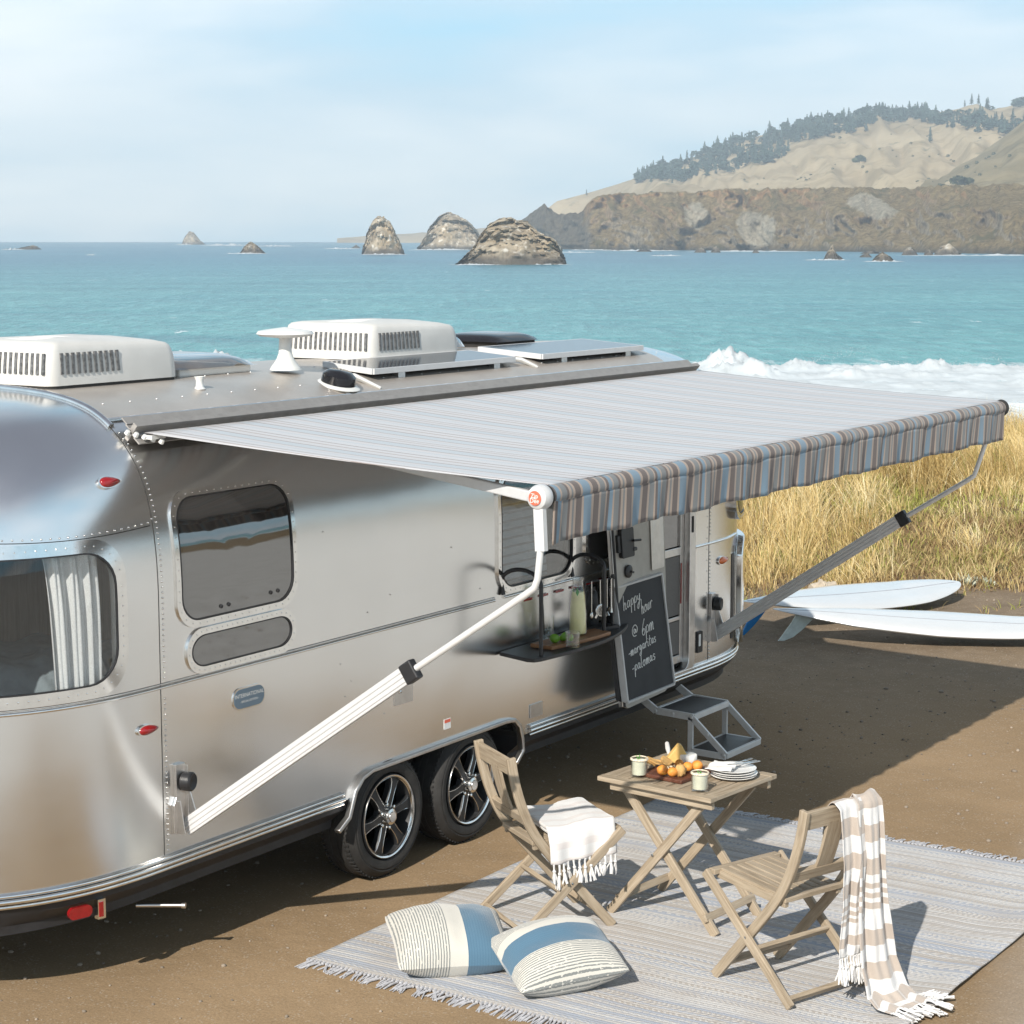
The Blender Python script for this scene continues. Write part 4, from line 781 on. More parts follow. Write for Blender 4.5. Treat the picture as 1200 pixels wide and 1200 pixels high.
# black belly below the rub rail
b = MB(); o1 = []
def belly(u, dz):
    x, s = plan(u); ins = 0.015 if dz > .5 else (0.02 if dz > .45 else 0.10)
    k = max(s, .05); return Vector((x * (1 if 0 <= u <= XF else 1 - ins * .04), HWD - k * (HWD - ins), dz))
us = list(np.linspace(-1.9, 0, 26)) + list(np.linspace(0.25, XF, 24)) + list(np.linspace(XF + .1, XF + 1.9, 20)); zs = (0.575, 0.50, 0.43, 0.385)
vs = [belly(u, z) for u in us for z in zs] + [Vector((p.x, 2 * HWD - p.y, p.z)) for u in us for z in zs for p in (belly(u, z),)]
n = len(us); fs = []
for q in (0, 1):
    o = q * n * 4
    for i in range(n - 1):
        for k in range(3): fs.append((o + i * 4 + k, o + (i + 1) * 4 + k, o + (i + 1) * 4 + k + 1, o + i * 4 + k + 1))
for i in range(n - 1): fs.append((i * 4 + 3, (i + 1) * 4 + 3, n * 4 + (i + 1) * 4 + 3, n * 4 + i * 4 + 3)); fs.append((i * 4, (i + 1) * 4, n * 4 + (i + 1) * 4, n * 4 + i * 4))
for e in (0, (n - 1) * 4):
    for k in range(3): fs.append((e + k, e + k + 1, n * 4 + e + k + 1, n * 4 + e + k))
b.add(vs, fs); skirt = b.build('belly_skirt', M['black'], trailer, smooth=40)
c = MB(); c.prism(ARCH, -0.2, 0.62, mapf=lambda x, z, y: Vector((x, y, z))); cut(skirt, c)
# wheel well lining
b = MB(); 
for x0 in (1.44,): b.box((2.39, 0.60, 0.52), (1.95, 0.02, 0.40)); b.box((2.39, 0.32, 0.715), (1.9, 0.54, 0.02))
b.build('wheel_well', M['dark'], trailer)
# trims
b = MB()
UB = list(np.linspace(-1.9, 0, 40)) + list(np.linspace(0.1, XF, 60)) + list(np.linspace(XF + .05, XF + 1.3, 24))
def runs(z, d, r, u0, u1):
    ps = [on(u, z, d) for u in UB if max(u0, -1.70) <= u <= min(u1, XF + 1.70)]
    if u0 < -1.8: ps = [Vector((p.x, 2 * HWD - p.y, z)) for p in ps if p.x < 0.0][::-1] + ps
    b.tube(ps, r, 8)
runs(1.495, 0.003, 0.009, -1.9, 3.12); runs(1.512, 0.002, 0.005, -1.9, 3.12); runs(1.50, 0.004, 0.009, 3.1, 4.95); runs(1.50, 0.004, 0.010, 5.64, 6.45)
b.build('belt_moulding', M['chrome'], trailer, smooth=60)
for u0, u1 in ((-1.9, 1.47), (3.33, 7.0)):
    b = MB(); runs(0.605, 0.010, 0.012, u0, u1); runs(0.578, 0.014, 0.014, u0, u1); runs(0.55, 0.006, 0.011, u0, u1); b.build('rub_rail', M['chrome'], trailer, smooth=60)
b = MB(); A = ARCH[:]; b.sweep([(x + dx, -0.014, z) for (x, z), dx in zip([(1.40, .40)] + A[1:-1] + [(3.32, .47), (3.24, .40)], [0.0] * 20)], 0.04, 0.026, (0, 1, 0)); b.build('wheel_arch_trim', M['alu'], trailer, smooth=50, bevel=0.006)
# panel seams with rivets, dark joint lines
b = MB()
zs_ = np.linspace(0.64, 2.80, 80)
rivets(b, [(0.028, z) for z in zs_ if not 1.46 < z < 1.53]); rivets(b, [(5.90, z) for z in zs_ if not 1.44 < z < 1.55]); rivets(b, [(5.90 - .05, z) for z in zs_[::3]], .004)
rivets(b, [(u, 2.34 + 0.02 * math.sin(u * 3)) for u in np.linspace(-1.25, -0.03, 28)]); rivets(b, [(u, 2.355 + 0.0 * u) for u in np.linspace(0.0, 0.001, 1)])
rd = random.Random(2)
rivets(b, [(rd.uniform(0.3, 3.0), rd.uniform(0.75, 2.3)) for _ in range(14)], .004)
rv = b.mesh('rivets'); bm = bmesh.new(); bm.from_mesh(body.data); n0 = len(bm.faces); bm.from_mesh(rv); bm.faces.ensure_lookup_table()
for f in bm.faces[n0:]: f.material_index = len(body.data.materials); f.smooth = True
bm.to_mesh(body.data); bm.free(); bpy.data.meshes.remove(rv); body.data.materials.append(M['chrome'])
b = MB()
for u, z0, z1 in ((0.0, .62, 2.83), (5.88, .62, 2.5)):
    b = MB(); b.tube([on(u, z, 0.0005) for z in np.linspace(z0, z1, 60)], 0.0022, 5); b.build('panel_joint', M['dark'], trailer, smooth=60)
b = MB(); b.tube([on(u, 2.325 + 0.02 * math.sin(u * 3), 0.0005) for u in np.linspace(-1.25, -0.02, 36)], 0.0022, 5); b.build('panel_joint', M['dark'], trailer, smooth=60)
b.build('panel_joint', M['dark'], trailer, smooth=60)
# end band on the roof over the rear seam
b = MB(); b.tube([on(0.0, z, 0.006) for z in np.linspace(2.80, 2.969, 30)], 0.02, 8); b.build('roof_end_band', M['chrome'], trailer, smooth=60)

# ---- windows of the near side
def window(name, poly, fw, pane_mat, d=0.012, step=0.055, glass_d=0.006, hinge=False):
    cu = sum(p[0] for p in poly) / len(poly); cz = sum(p[1] for p in poly) / len(poly); hu = max(p[0] for p in poly) - cu; hz = max(p[1] for p in poly) - cz
    inn = [(cu + (u - cu) * (hu - fw) / hu, cz + (z - cz) * (hz - fw) / hz) for u, z in poly]; mid = [((a[0] + q[0]) / 2, (a[1] + q[1]) / 2) for a, q in zip(poly, inn)]
    poly, inn, mid = dens(poly), None, None
    inn = [(cu + (u - cu) * (hu - fw) / hu, cz + (z - cz) * (hz - fw) / hz) for u, z in poly]; mid = [((a[0] + q[0]) / 2, (a[1] + q[1]) / 2) for a, q in zip(poly, inn)]
    g = MB(); frame(g, poly, inn, -0.01, d); rivets(g, rim_pts(mid, step), 0.005, 0, d - .001); w_ = g.build(name, M['chrome'], trailer, smooth=40)
    g = MB(); solid(g, inn, glass_d - .006, glass_d); g.build('pane', M[pane_mat], w_, smooth=40)
    g = MB(); k = 0.985; frame(g, inn, [(cu + (u - cu) * (1 - .009 / hu), cz + (z - cz) * (1 - .009 / hz)) for u, z in inn], glass_d - .004, d + .001); g.build('gasket', M['black'], w_, smooth=40)
    return w_, inn
w1, _ = window('side_window', rrect(0.125, 1.085, 1.765, 2.47, 0.14), 0.034, 'pane')
for q in [(0.46, 1.845), (0.52, 1.847), (0.86, 1.86), (0.92, 1.862)]: g = MB(); rivets(g, [q], 0.012, 0, 0.007); g.build('latch_stud', M['black'], w1, smooth=40)
window('lower_window', rrect(0.19, 1.065, 1.515, 1.755, 0.115), 0.035, 'pane', step=0.04)
w2, _ = window('galley_window', rrect(3.05, 3.97, 1.52, 2.30, 0.15), 0.035, 'clear', d=0.016)
window('galley_window', rrect(4.10, 4.52, 1.56, 2.30, 0.12), 0.03, 'pane', d=0.014)
wr, _ = window('rear_window', rrect(-1.22, -0.225, 1.52, 2.30, 0.20), 0.062, 'clear', d=0.012, step=0.05)
wf, _ = window('front_window', rrect(XF + .42, XF + 1.6, 1.62, 2.25, 0.14), 0.04, 'pane', d=0.05, glass_d=0.045)
# chrome stone guard wrapping the front corner
b = MB(); po = dens(rrect(XF + .62, XF + 1.66, 0.62, 1.47, 0.16)); solid(b, po, 0.0, 0.06, crown=0.0); b.build('stone_guard', M['chrome'], trailer, smooth=35, bevel=0.01)
b = MB(); solid(b, rrect(XF + .48, XF + .57, 0.70, 1.36, 0.02), 0.0, 0.004); b.build('guard_strip', M['black'], trailer, smooth=40)

# ---- door opening, screen door, entry door folded back flat against the side
b = MB(); frame(b, dens(rrect(4.955, 5.64, 0.575, 2.42, 0.09)), dens(rrect(5.02, 5.54, 0.62, 2.35, 0.06))[:] if 0 else [(5.28 + (u - 5.2975) * .80, 1.49 + (z - 1.4975) * .945) for u, z in dens(rrect(4.955, 5.64, 0.575, 2.42, 0.09))], -0.05, 0.02); jamb = b.build('door_frame', M['alu'], trailer, smooth=40, bevel=0.004)
g = MB(); solid(g, rrect(5.575, 5.60, 1.62, 1.74, .006), .02, .024); g.build('strike_plate', M['dark'], jamb); g = MB(); solid(g, rrect(5.575, 5.60, 1.93, 2.0, .006), .02, .026); g.build('strike_plate', M['dark'], jamb)
b = MB()
def sd(u0, u1, z0, z1, mi, y0=0.045, y1=0.03): b.bar((u0, (y0 + y1) / 2, (z0 + z1) / 2), (u1, (y0 + y1) / 2, (z0 + z1) / 2), abs(y0 - y1), z1 - z0, (0, 0, 1), mi)
for a in ((5.02, 5.07, .66, 2.36), (5.50, 5.55, .66, 2.36), (5.07, 5.50, .66, .72), (5.07, 5.50, 1.46, 1.52), (5.07, 5.50, 2.30, 2.36), (5.07, 5.50, 0.98, 1.01)): sd(*a, 0)
sdo = b.build('screen_door', M['alu'], trailer, bevel=0.004)
b = MB(); sd(5.07, 5.50, 1.02, 1.455, 0, .042, .038); sd(5.07, 5.50, .73, .975, 0, .042, .034); b.build('screen_mesh', M['screen'], sdo)
b = MB(); sd(5.07, 5.50, 1.53, 2.295, 0, .042, .036); b.build('screen_window', M['pane'], sdo)
b = MB(); sd(5.50, 5.515, 1.10, 1.40, 0, .03, .026); b.build('grab_strip', M['red'], sdo)
# entry door: a plate standing off the side, hinged at the opening
D0, D1 = Vector((4.27, 0, 0)), Vector((4.985, 0, 0))
def dr(u, z, d=0.0): return Vector((u + 0.0 * z, -0.085 - 0.11 * (1.81 - z) / 1.28 * (1 - (u - 4.27) / 1.3) - d, z))
b = MB(); po = rrect(4.27, 4.985, .575, 2.35, .07); b.prism(po, 0, 0.035, mapf=dr); door = b.build('entry_door', M['doorskin'], trailer, bevel=0.006)
b = MB(); b.sweep([dr(4.262, z, 0.0175) for z in np.linspace(.60, 2.3, 12)], 0.045, 0.02, (1, 0, 0)) ; b.build('door_edge', M['alu'], door)
g = MB(); g.tube([dr(4.257, z, 0.042) for z in np.linspace(.60, 2.3, 12)], 0.009, 6); g.build('seal', M['black'], door, smooth=60)
b = MB(); b.prism(rrect(4.335, 4.50, 1.60, 1.80, .015), .035, .065, mapf=dr); b.tube([dr(4.47, 1.71, .075), dr(4.56, 1.705, .082)], .009, 8); b.prism(rrect(4.48, 4.53, 1.635, 1.66, .01), .035, .07, mapf=dr); b.prism(rrect(4.30, 4.34, 1.64, 1.76, .01), .03, .055, mapf=dr); b.build('door_latch', M['black'], door, bevel=0.004)
b = MB(); b.prism(rrect(4.345, 4.39, 1.835, 1.885, .008), .035, .05, mapf=dr); b.tube([dr(4.39, 1.86, .05), dr(4.42, 1.86, .05)], .008, 6); b.build('deadbolt', M['black'], door)
b = MB(); b.prism(rrect(4.395, 4.475, 1.835, 1.865, .004), .035, .0365, mapf=dr); b.build('door_sticker', M['redprint'], door)
b = MB(); b.lathe([(.045, 0), (.045, .012), (.03, .02), (0, .02)], dr(4.44, 1.50, .035), (0, -1, 0), 20); b.bar(dr(4.44, 1.50, .06), dr(4.475, 1.49, .06), .012, .014); b.build('door_knob', M['black'], door, smooth=40)
b = MB(); b.prism(rrect(4.40, 4.72, 1.925, 1.965, .02), .035, .06, mapf=dr); b.build('grab_handle', M['whitemetal'], door, bevel=0.006)
b = MB(); b.prism(rrect(4.45, 4.90, 1.99, 2.28, .05), .035, .042, mapf=dr); b.build('door_window', M['pane'], door)
b = MB(); b.prism(rrect(4.78, 4.96, 1.46, 2.3, .01), .035, .0375, mapf=dr); b.build('door_liner', M['alu'], door)

# ---- wheels
def wheel(xc):
    t_ = MB(); y0 = 0.0
    t_.lathe([(.245, .10), (.262, .0), (.285, -.012), (.31, -.012), (.318, -.006), (.325, -.010), (.345, .004), (.358, .022), (.368, .04), (.366, .052), (.37, .054), (.371, .09), (.366, .092), (.366, .102), (.371, .104), (.371, .135), (.366, .137), (.366, .147), (.371, .149), (.37, .19), (.36, .21), (.33, .235), (.26, .24)], (xc, y0, .37), (0, 1, 0), 72, cap=False)
    for k in range(72):
        a = 2 * math.pi * k / 72
        for yy in (.045, .195): t_.bar((xc + .366 * math.cos(a), yy - .02, .37 + .366 * math.sin(a)), (xc + .366 * math.cos(a + .02), yy + .02, .37 + .366 * math.sin(a + .02)), .012, .01, (math.cos(a), 0, math.sin(a)))
    wobj = MB(); wobj.lathe([(.205, .16), (.222, .06), (.232, .010), (.236, .0), (.244, -.008), (.250, -.008), (.252, .0), (.252, .06)], (xc, y0, .37), (0, 1, 0), 64, cap=False)
    w_ = t_.build('wheel', M['rubber'], trailer, smooth=35)
    wobj.build('rim', M['rimdark'], w_, smooth=35)
    g = MB(); g.lathe([(.236, -.0035), (.2435, -.0115), (.2465, -.0115), (.2475, -.0085)], (xc, y0, .37), (0, 1, 0), 64, cap=False); g.lathe([(.228, .0), (.231, -.004), (.234, .0)], (xc, y0, .37), (0, 1, 0), 64, cap=False)
    sp = MB()
    for k in range(6):
        a = math.radians(60 * k + 8); ca, sa = math.cos(a), math.sin(a)
        def q(r, w_, y): return Vector((xc + r * ca - w_ * sa, y, .37 + r * sa + w_ * ca))
        prof = [(.055, .030, .012), (.10, .026, .008), (.15, .025, .006), (.20, .034, .006), (.232, .052, .010)]
        vs = []
        for r, w2_, y in prof: vs += [q(r, -w2_, y + .012), q(r, -w2_ * .75, y), q(r, w2_ * .75, y), q(r, w2_, y + .012), q(r, w2_ * .8, y + .05), q(r, -w2_ * .8, y + .05)]
        fs = [(i * 6 + j, i * 6 + (j + 1) % 6, (i + 1) * 6 + (j + 1) % 6, (i + 1) * 6 + j) for i in range(4) for j in range(6)] + [(0, 1, 2, 3, 4, 5), tuple(24 + j for j in range(6))]; sp.add(vs, fs)
        for s in (-1, 1): g.tube([q(r, s * w2_ * .82, y + .002) for r, w2_, y in prof], .0024, 5)
    sp.lathe([(.085, .05), (.08, .02), (.06, .012), (0, .012)], (xc, y0, .37), (0, 1, 0), 32)
    sp.lathe([(.22, .1), (.0, .1)], (xc, y0, .37), (0, 1, 0), 32)
    sp.build('spokes', M['rimdark'], w_, smooth=30, bevel=0.002); g.build('machined_edge', M['chrome'], w_, smooth=60)
    g = MB(); g.lathe([(.052, .02), (.052, -.012), (.047, -.026), (.032, -.030), (.030, -.036), (.0, -.036)], (xc, y0, .37), (0, 1, 0), 32)
    for k in range(6):
        a = math.radians(60 * k + 38); g.lathe([(.011, .02), (.011, -.004), (0, -.008)], (xc + .072 * math.cos(a), y0, .37 + .072 * math.sin(a)), (0, 1, 0), 8)
    g.build('hub_cap', M['chrome'], w_, smooth=35)
wheel(1.90); wheel(2.75)
b = MB(); b.box((2.33, .7, .37), (.9, .08, .08)); 
for xc in (1.9, 2.75): b.tube([(xc, .2, .37), (xc, 2.3, .37)], .05, 10)
b.build('axles', M['dark'], trailer)
for xc in (1.9, 2.75):
    g = MB(); g.lathe([(.2, 0), (.36, .02), (.37, .12), (.36, .22), (.2, .24)], (xc, 2.25, .37), (0, 1, 0), 32); g.build('wheel', M['rubber'], trailer, smooth=40)

# ---- lamps, reflectors, small fittings on the skin
def teardrop(u, z, L, H, lens, name, base='chrome'):
    def shp(k, h=1.0): return [(u + (L * (.5 * math.cos(a)) * k), z + H * .5 * k * h * math.sin(a) * (0.75 - 0.25 * math.cos(a))) for a in np.linspace(0, 2 * math.pi, 25)[:-1]]
    g = MB(); solid(g, shp(1.18), -0.004, 0.012); o = g.build(name, M[base], trailer, smooth=40); g = MB(); solid(g, shp(1.0), 0.01, 0.014, crown=H * .32); g.build('lens', M[lens], o, smooth=60)
teardrop(-0.22, 2.555, 0.125, 0.062, 'red', 'marker_lamp'); teardrop(-0.10, 1.30, 0.13, 0.062, 'red', 'marker_lamp'); teardrop(6.12, 1.345, 0.17, 0.07, 'amber', 'marker_lamp')
def bq(u, z, d):
    p = belly(u, .48); p.z = z; q = belly(u + .01, .48) - belly(u - .01, .48); nn = Vector((q.y, -q.x, 0)).normalized(); return p + nn * d
g = MB(); po = rrect(-0.60, -0.47, .425, .485, .028); n = len(po); g.add([bq(u, z, d) for d in (-.01, .012) for u, z in po], [tuple(range(n)), tuple(range(n, 2 * n))] + [(k, (k + 1) % n, n + (k + 1) % n, n + k) for k in range(n)]); g.build('rear_reflector', M['red'], trailer)
g = MB(); po = [(-0.445, .40), (-0.40, .40), (-0.40, .50), (-0.445, .50)]; g.add([bq(u, z, d) for d in (-.01, .022) for u, z in po], [(0, 1, 2, 3), (4, 5, 6, 7)] + [(k, (k + 1) % 4, 4 + (k + 1) % 4, 4 + k) for k in range(4)]); o = g.build('side_reflector', M['chrome'], trailer); g = MB(); po = [(-0.438, .412), (-0.415, .412), (-0.415, .488), (-0.438, .488)]; g.add([bq(u, z, d) for d in (.02, .026) for u, z in po], [(0, 1, 2, 3), (4, 5, 6, 7)] + [(k, (k + 1) % 4, 4 + (k + 1) % 4, 4 + k) for k in range(4)]); g.build('lens', M['red'], o)
g = MB(); g.tube([(-.05, .16, .34), (.06, .02, .335), (.10, -.03, .333)], .011, 8); g.lathe([(.016, 0), (.016, .02), (0, .022)], (.095, -.024, .333), (.4, -.9, 0), 10); g.build('drain_pipe', M['alu'], trailer, smooth=50)
g = MB(); solid(g, rrect(.54, .80, 1.262, 1.382, .055), 0, .006); bd = g.build('name_badge', M['chrome'], trailer, smooth=40); g = MB(); solid(g, rrect(.548, .792, 1.27, 1.374, .048), .004, .0075); bp = g.build('badge_face', M['badge'], bd, smooth=40)
g = MB()
for s_, sz, cz in (('INTERNATIONAL', .030, 1.338), ('- SPECIAL EDITION -', .017, 1.305)):
    vv, ff = text_mesh(s_, sz); g.add([on(.67 + v.x, cz + v.y, .0085) for v in vv], ff)
g.build('badge_lettering', M['whiteprint'], bd, fix=False)
g = MB(); solid(g, rrect(1.965, 2.145, 1.02, 1.16, .008), 0, .008); hp = g.build('access_hatch', M['alu'], trailer, bevel=0.002); g = MB(); rivets(g, [(2.01, 1.10)], .014, 0, .008); g.build('hatch_lock', M['chrome'], hp)
g = MB(); solid(g, rrect(3.43, 3.58, .655, .745, .006), 0, .007); g.build('access_hatch', M['alu'], trailer, bevel=0.002)
g = MB(); solid(g, rrect(2.47, 2.54, .775, .838, .003), .001, .0025); st = g.build('warning_sticker', M['whiteprint'], trailer); g = MB(); solid(g, rrect(2.474, 2.536, .814, .834, .002), .0026, .0032); g.build('sticker_band', M['redprint'], st)
g = MB(); solid(g, rrect(5.70, 5.78, .70, .86, .012), 0, .012); oc = g.build('outlet_cover', M['black'], trailer, bevel=0.002); g = MB(); solid(g, rrect(5.715, 5.745, .75, .84, .004), .012, .014); g.build('outlet_label', M['whiteprint'], oc)
g = MB()
for z0 in (1.538,):
    for k, u in enumerate(np.linspace(3.35, 4.3, 6)): 
        solid(g, rrect(u, u + .10, 1.528 - .09, 1.545 - .09, .003), .008, .010)
g.build('reflective_tape', M['red'], trailer)

# ---- roof: air conditioners, skylight, antenna, vents, solar panels, lead
def roof_z(y): return float(np.interp(y, PY, PZ)) if y < HWD else float(np.interp(2 * HWD - y, PY, PZ))
def shroud(x0, name='air_conditioner'):
    L, Wd, H = 1.02, .76, .265; AZ = .86; yc = 1.25; z0 = roof_z(.87) + .02
    def outline(k, top):
        o = []
        for (cx, cy, a0, r) in ((L - .10, Wd / 2 - .10, 0, .10), (.07, Wd / 2 - .07, 90, .07), (.07, -Wd / 2 + .07, 180, .07), (L - .10, -Wd / 2 + .10, 270, .10)):
            for q in range(6): a = math.radians(a0 + 18 * q); o.append((cx + r * math.cos(a), cy + r * math.sin(a)))
        return [(L / 2 + (x - L / 2) * k, y * k) for x, y in o]
    b = MB(); lev = [(1.0, 0), (1.0, .04), (.985, .14), (.965, .215), (.945, .245), (.91, .262), (.80, .272), (.4, .278)]; n = 24; vs = []
    for k, h in lev:
        for x, y in outline(k, h):
            dr_ = 0.07 * smooth(.62, 1.0, x / L) * (h / .27) if h > .15 else 0; vs.append((x0 + x, yc + y, z0 + (h - dr_ * 0.6) * AZ))
    fs = [(i * n + k, i * n + (k + 1) % n, (i + 1) * n + (k + 1) % n, (i + 1) * n + k) for i in range(len(lev) - 1) for k in range(n)] + [tuple(range(n)), tuple((len(lev) - 1) * n + k for k in range(n))]
    b.add(vs, fs); ac = b.build(name, M['cream'], trailer, smooth=40)
    g = MB()
    for k in range(11): g.bar((x0 + .09 + k * .042, yc - Wd / 2 * .99 - .004, z0 + .06), (x0 + .095 + k * .041, yc - Wd / 2 * .972 - .003, z0 + .172), .018, .010, (0, 1, 0))
    g.build('louvre_slots', M['grille'], ac); g = MB()
    for k in range(17): g.bar((x0 - .003 + .002, yc - Wd / 2 + .05 + k * .041, z0 + .06), (x0 + .014, yc - Wd / 2 + .055 + k * .0405, z0 + .172), .018, .010, (1, 0, 0))
    g.build('louvre_slots', M['grille'], ac)
    g = MB(); g.prism([(x0 + .5 + (x - .5) * .99, yc + y * .99) for x, y in outline(1.0, 0)], z0 - .07, z0 + .001); g.build('base_pan', M['dark'], ac)
    g = MB()
    for k in range(7): g.tube([(x0 + .33 + (.05 + .025 * k) * math.cos(a), yc + (.05 + .025 * k) * 1.1 * math.sin(a), z0 + .276 * AZ - .006 * (k / 7)) for a in np.linspace(0, 6.283, 30)[:-1]], .004, 4, closed=True)
    g.build('fan_grille', M['white'], ac)
    return ac
shroud(0.14); shroud(2.92)
b = MB(); b.box((1.52, 1.25, roof_z(1.0) + .022), (.62, .62, .045)); o = b.build('roof_hatch', M['white'], trailer, bevel=.01); b = MB()
def dome(u, v): 
    x, y = 2 * u - 1, 2 * v - 1; return Vector((1.52 + x * .34, 1.25 + y * .34, roof_z(1.0) + .045 + .075 * max(0, (1 - x ** 4) * (1 - y ** 4)) ** .7))
b.grid(dome, 16, 16); b.build('hatch_dome', M['smokedome'], o, smooth=180)
b = MB(); b.lathe([(.095, 0), (.085, .02), (.055, .06), (.04, .10), (.035, .19), (.05, .20), (.0, .20)], (1.98, .80, roof_z(.80) + .02), (0, 0, 1), 28); o = b.build('antenna', M['white'], trailer, smooth=40); b = MB(); b.lathe([(.05, .0), (.15, .012), (.172, .025), (.16, .042), (.10, .052), (0, .065)], (1.98, .80, roof_z(.80) + .21), (0, 0, 1), 36); b.build('antenna_disc', M['white'], o, smooth=40)
b = MB(); b.lathe([(.125, 0), (.135, .008), (.11, .022)], (2.06, .47, roof_z(.47) - .01), (0, -.25, 1), 28); o = b.build('roof_vent', M['white'], trailer, smooth=40); b = MB(); b.lathe([(.105, .015), (.10, .07), (.07, .095), (0, .10)], (2.06, .47, roof_z(.47) - .01), (0, -.25, 1), 28); b.build('vent_cap', M['blackvent'], o, smooth=40)
b = MB(); b.lathe([(.035, 0), (.022, .015), (.02, .045), (.03, .07), (.025, .07), (0, .04)], (1.0, .60, roof_z(.60)), (0, 0, 1), 14); b.build('vent_pipe', M['white'], trailer, smooth=40)
def solar(x0, x1, y0, y1):
    zc = roof_z(y0) + .055; tilt = (roof_z(y1) - roof_z(y0)) * .5
    b = MB(); f = lambda x, y, z: Vector((x, y, zc + z + tilt * (y - y0) / (y1 - y0)))
    for a, q in (((x0, y0), (x1, y0)), ((x0, y1), (x1, y1)), ((x0, y0), (x0, y1)), ((x1, y0), (x1, y1))): b.bar(f(*a, 0), f(*q, 0), .022, .036)
    o = b.build('solar_panel', M['whitemetal'], trailer, bevel=.002); b = MB(); b.prism([(x0, y0), (x1, y0), (x1, y1), (x0, y1)], .012, .018, mapf=f); b.build('solar_cells', M['solar'], o)
    for x in (x0 + .3, x1 - .2): b = MB(); b.box((x, y0 + .03, roof_z(y0) + .025), (.07, .05, .05)); b.build('mounting_foot', M['alu'], o)
solar(2.42, 3.98, .48, .86); solar(4.32, 5.70, .48, 1.0)
b = MB(); b.tube([(2.15, .62, roof_z(.62) + .01), (2.26, .50, roof_z(.5) + .03), (2.36, .38, roof_z(.38) + .005)], [.012, .02, .012], 6); b.build('lead_cover', M['white'], trailer, smooth=60)
b = MB(); b.tube([(4.0, .62, roof_z(.62) + .03), (4.12, .52, roof_z(.52) + .03), (4.2, .44, roof_z(.44) + .005)], [.012, .02, .012], 6); b.build('lead_cover', M['white'], trailer, smooth=60)
b = MB(); b.box((4.95, 1.35, roof_z(1.0) + .03), (.5, .5, .06)); o = b.build('roof_hatch', M['dark'], trailer, bevel=.01); b = MB(); b.grid(lambda u, v: Vector((4.95 + (2 * u - 1) * .28, 1.35 + (2 * v - 1) * .28, roof_z(1.0) + .05 + .06 * max(0, (1 - (2 * u - 1) ** 4) * (1 - (2 * v - 1) ** 4)) ** .6)), 14, 14); b.build('hatch_dome', M['blackvent'], o, smooth=180)
b = MB(); b.grid(lambda u, v: Vector((4.22 + (2 * u - 1) * .20, 1.45 + (2 * v - 1) * .28, roof_z(1.0) + .03 + .12 * max(0, (1 - (2 * u - 1) ** 4) * (1 - (2 * v - 1) ** 4)) ** .6)), 14, 14); b.build('roof_hatch', M['smokedome'], trailer, smooth=180)
# riveted gutter strip along the roof edge, grey roof sheet
b = MB(); rr = [(x, y) for x in np.linspace(0.02, 6.05, 50) for y in (0,)]
b.grid(lambda u, v: (lambda y: Vector((0.03 + 5.8 * u, y, roof_z(y) + .003)))(.355 + .9 * 2 * v * .994 if v <= .5 else .355 + 1.79 * v), 40, 24); b.build('roof_skin', M['roofmetal'], trailer, smooth=180)
b = MB(); b.sweep([(x, .345, roof_z(.345) + .006) for x in np.linspace(.02, 5.85, 30)], .022, .010, (0, .64, -.76)); o = b.build('roof_gutter', M['chrome'], trailer)
b = MB()
for k in range(28): b.bar((.2 + k * .2, .352, roof_z(.345) + .013), (.24 + k * .2, .358, roof_z(.345) + .013), .012, .008)
b.build('gutter_clip', M['whitemetal'], o)
b = MB()
for k in range(60): b.lathe([(.006, 0), (.004, .004), (0, .005)], (.15 + (k % 30) * .2 + (.05 if k > 29 else 0), .50 + (.42 if k > 29 else 0), roof_z(.50 + (.42 if k > 29 else 0)) + .003), (0, 0, 1), 6)
b.build('roof_screws', M['whitemetal'], trailer)

# ---- folding entry step
def step():
    b = MB(); al = M['silver']; UX0, UX1 = 5.0, 5.52
    for x in (UX0, UX1):
        b.bar((x, .12, .52), (x, -.06, .41), .02, .055, (0, .5, 1)); b.bar((x, -.06, .41), (x, -.36, .40), .02, .05); b.bar((x, -.34, .405), (x, -.62, .16), .02, .045, (0, .5, 1)); b.bar((x, -.34, .40), (x, -.34, .15), .02, .04, (0, 1, 0)); b.bar((x, -.33, .155), (x, -.62, .15), .02, .045)
    for y, z in ((-.06, .41), (-.36, .40), (-.34, .155), (-.62, .155)): b.bar((UX0, y, z), (UX1, y, z), .028, .04)
    for x in (UX0 - .012, UX1 + .012):
        for y, z in ((-.06, .41), (-.35, .40), (-.48, .29), (-.34, .16), (-.61, .16), (-.2, .405)): b.lathe([(.014, -.004), (.014, .004), (0, .006)], (x, y, z), (-1 if x < 5.3 else 1, 0, 0), 8)
    o = b.build('folding_step', al, trailer, bevel=.003)
    for z, y0, y1 in ((.415, -.07, -.35), (.165, -.35, -.61)):
        b = MB(); b.box(((UX0 + UX1) / 2, (y0 + y1) / 2, z), (UX1 - UX0 - .03, abs(y0 - y1), .02)); b.build('tread', M['powder'], o, bevel=.003)
step()

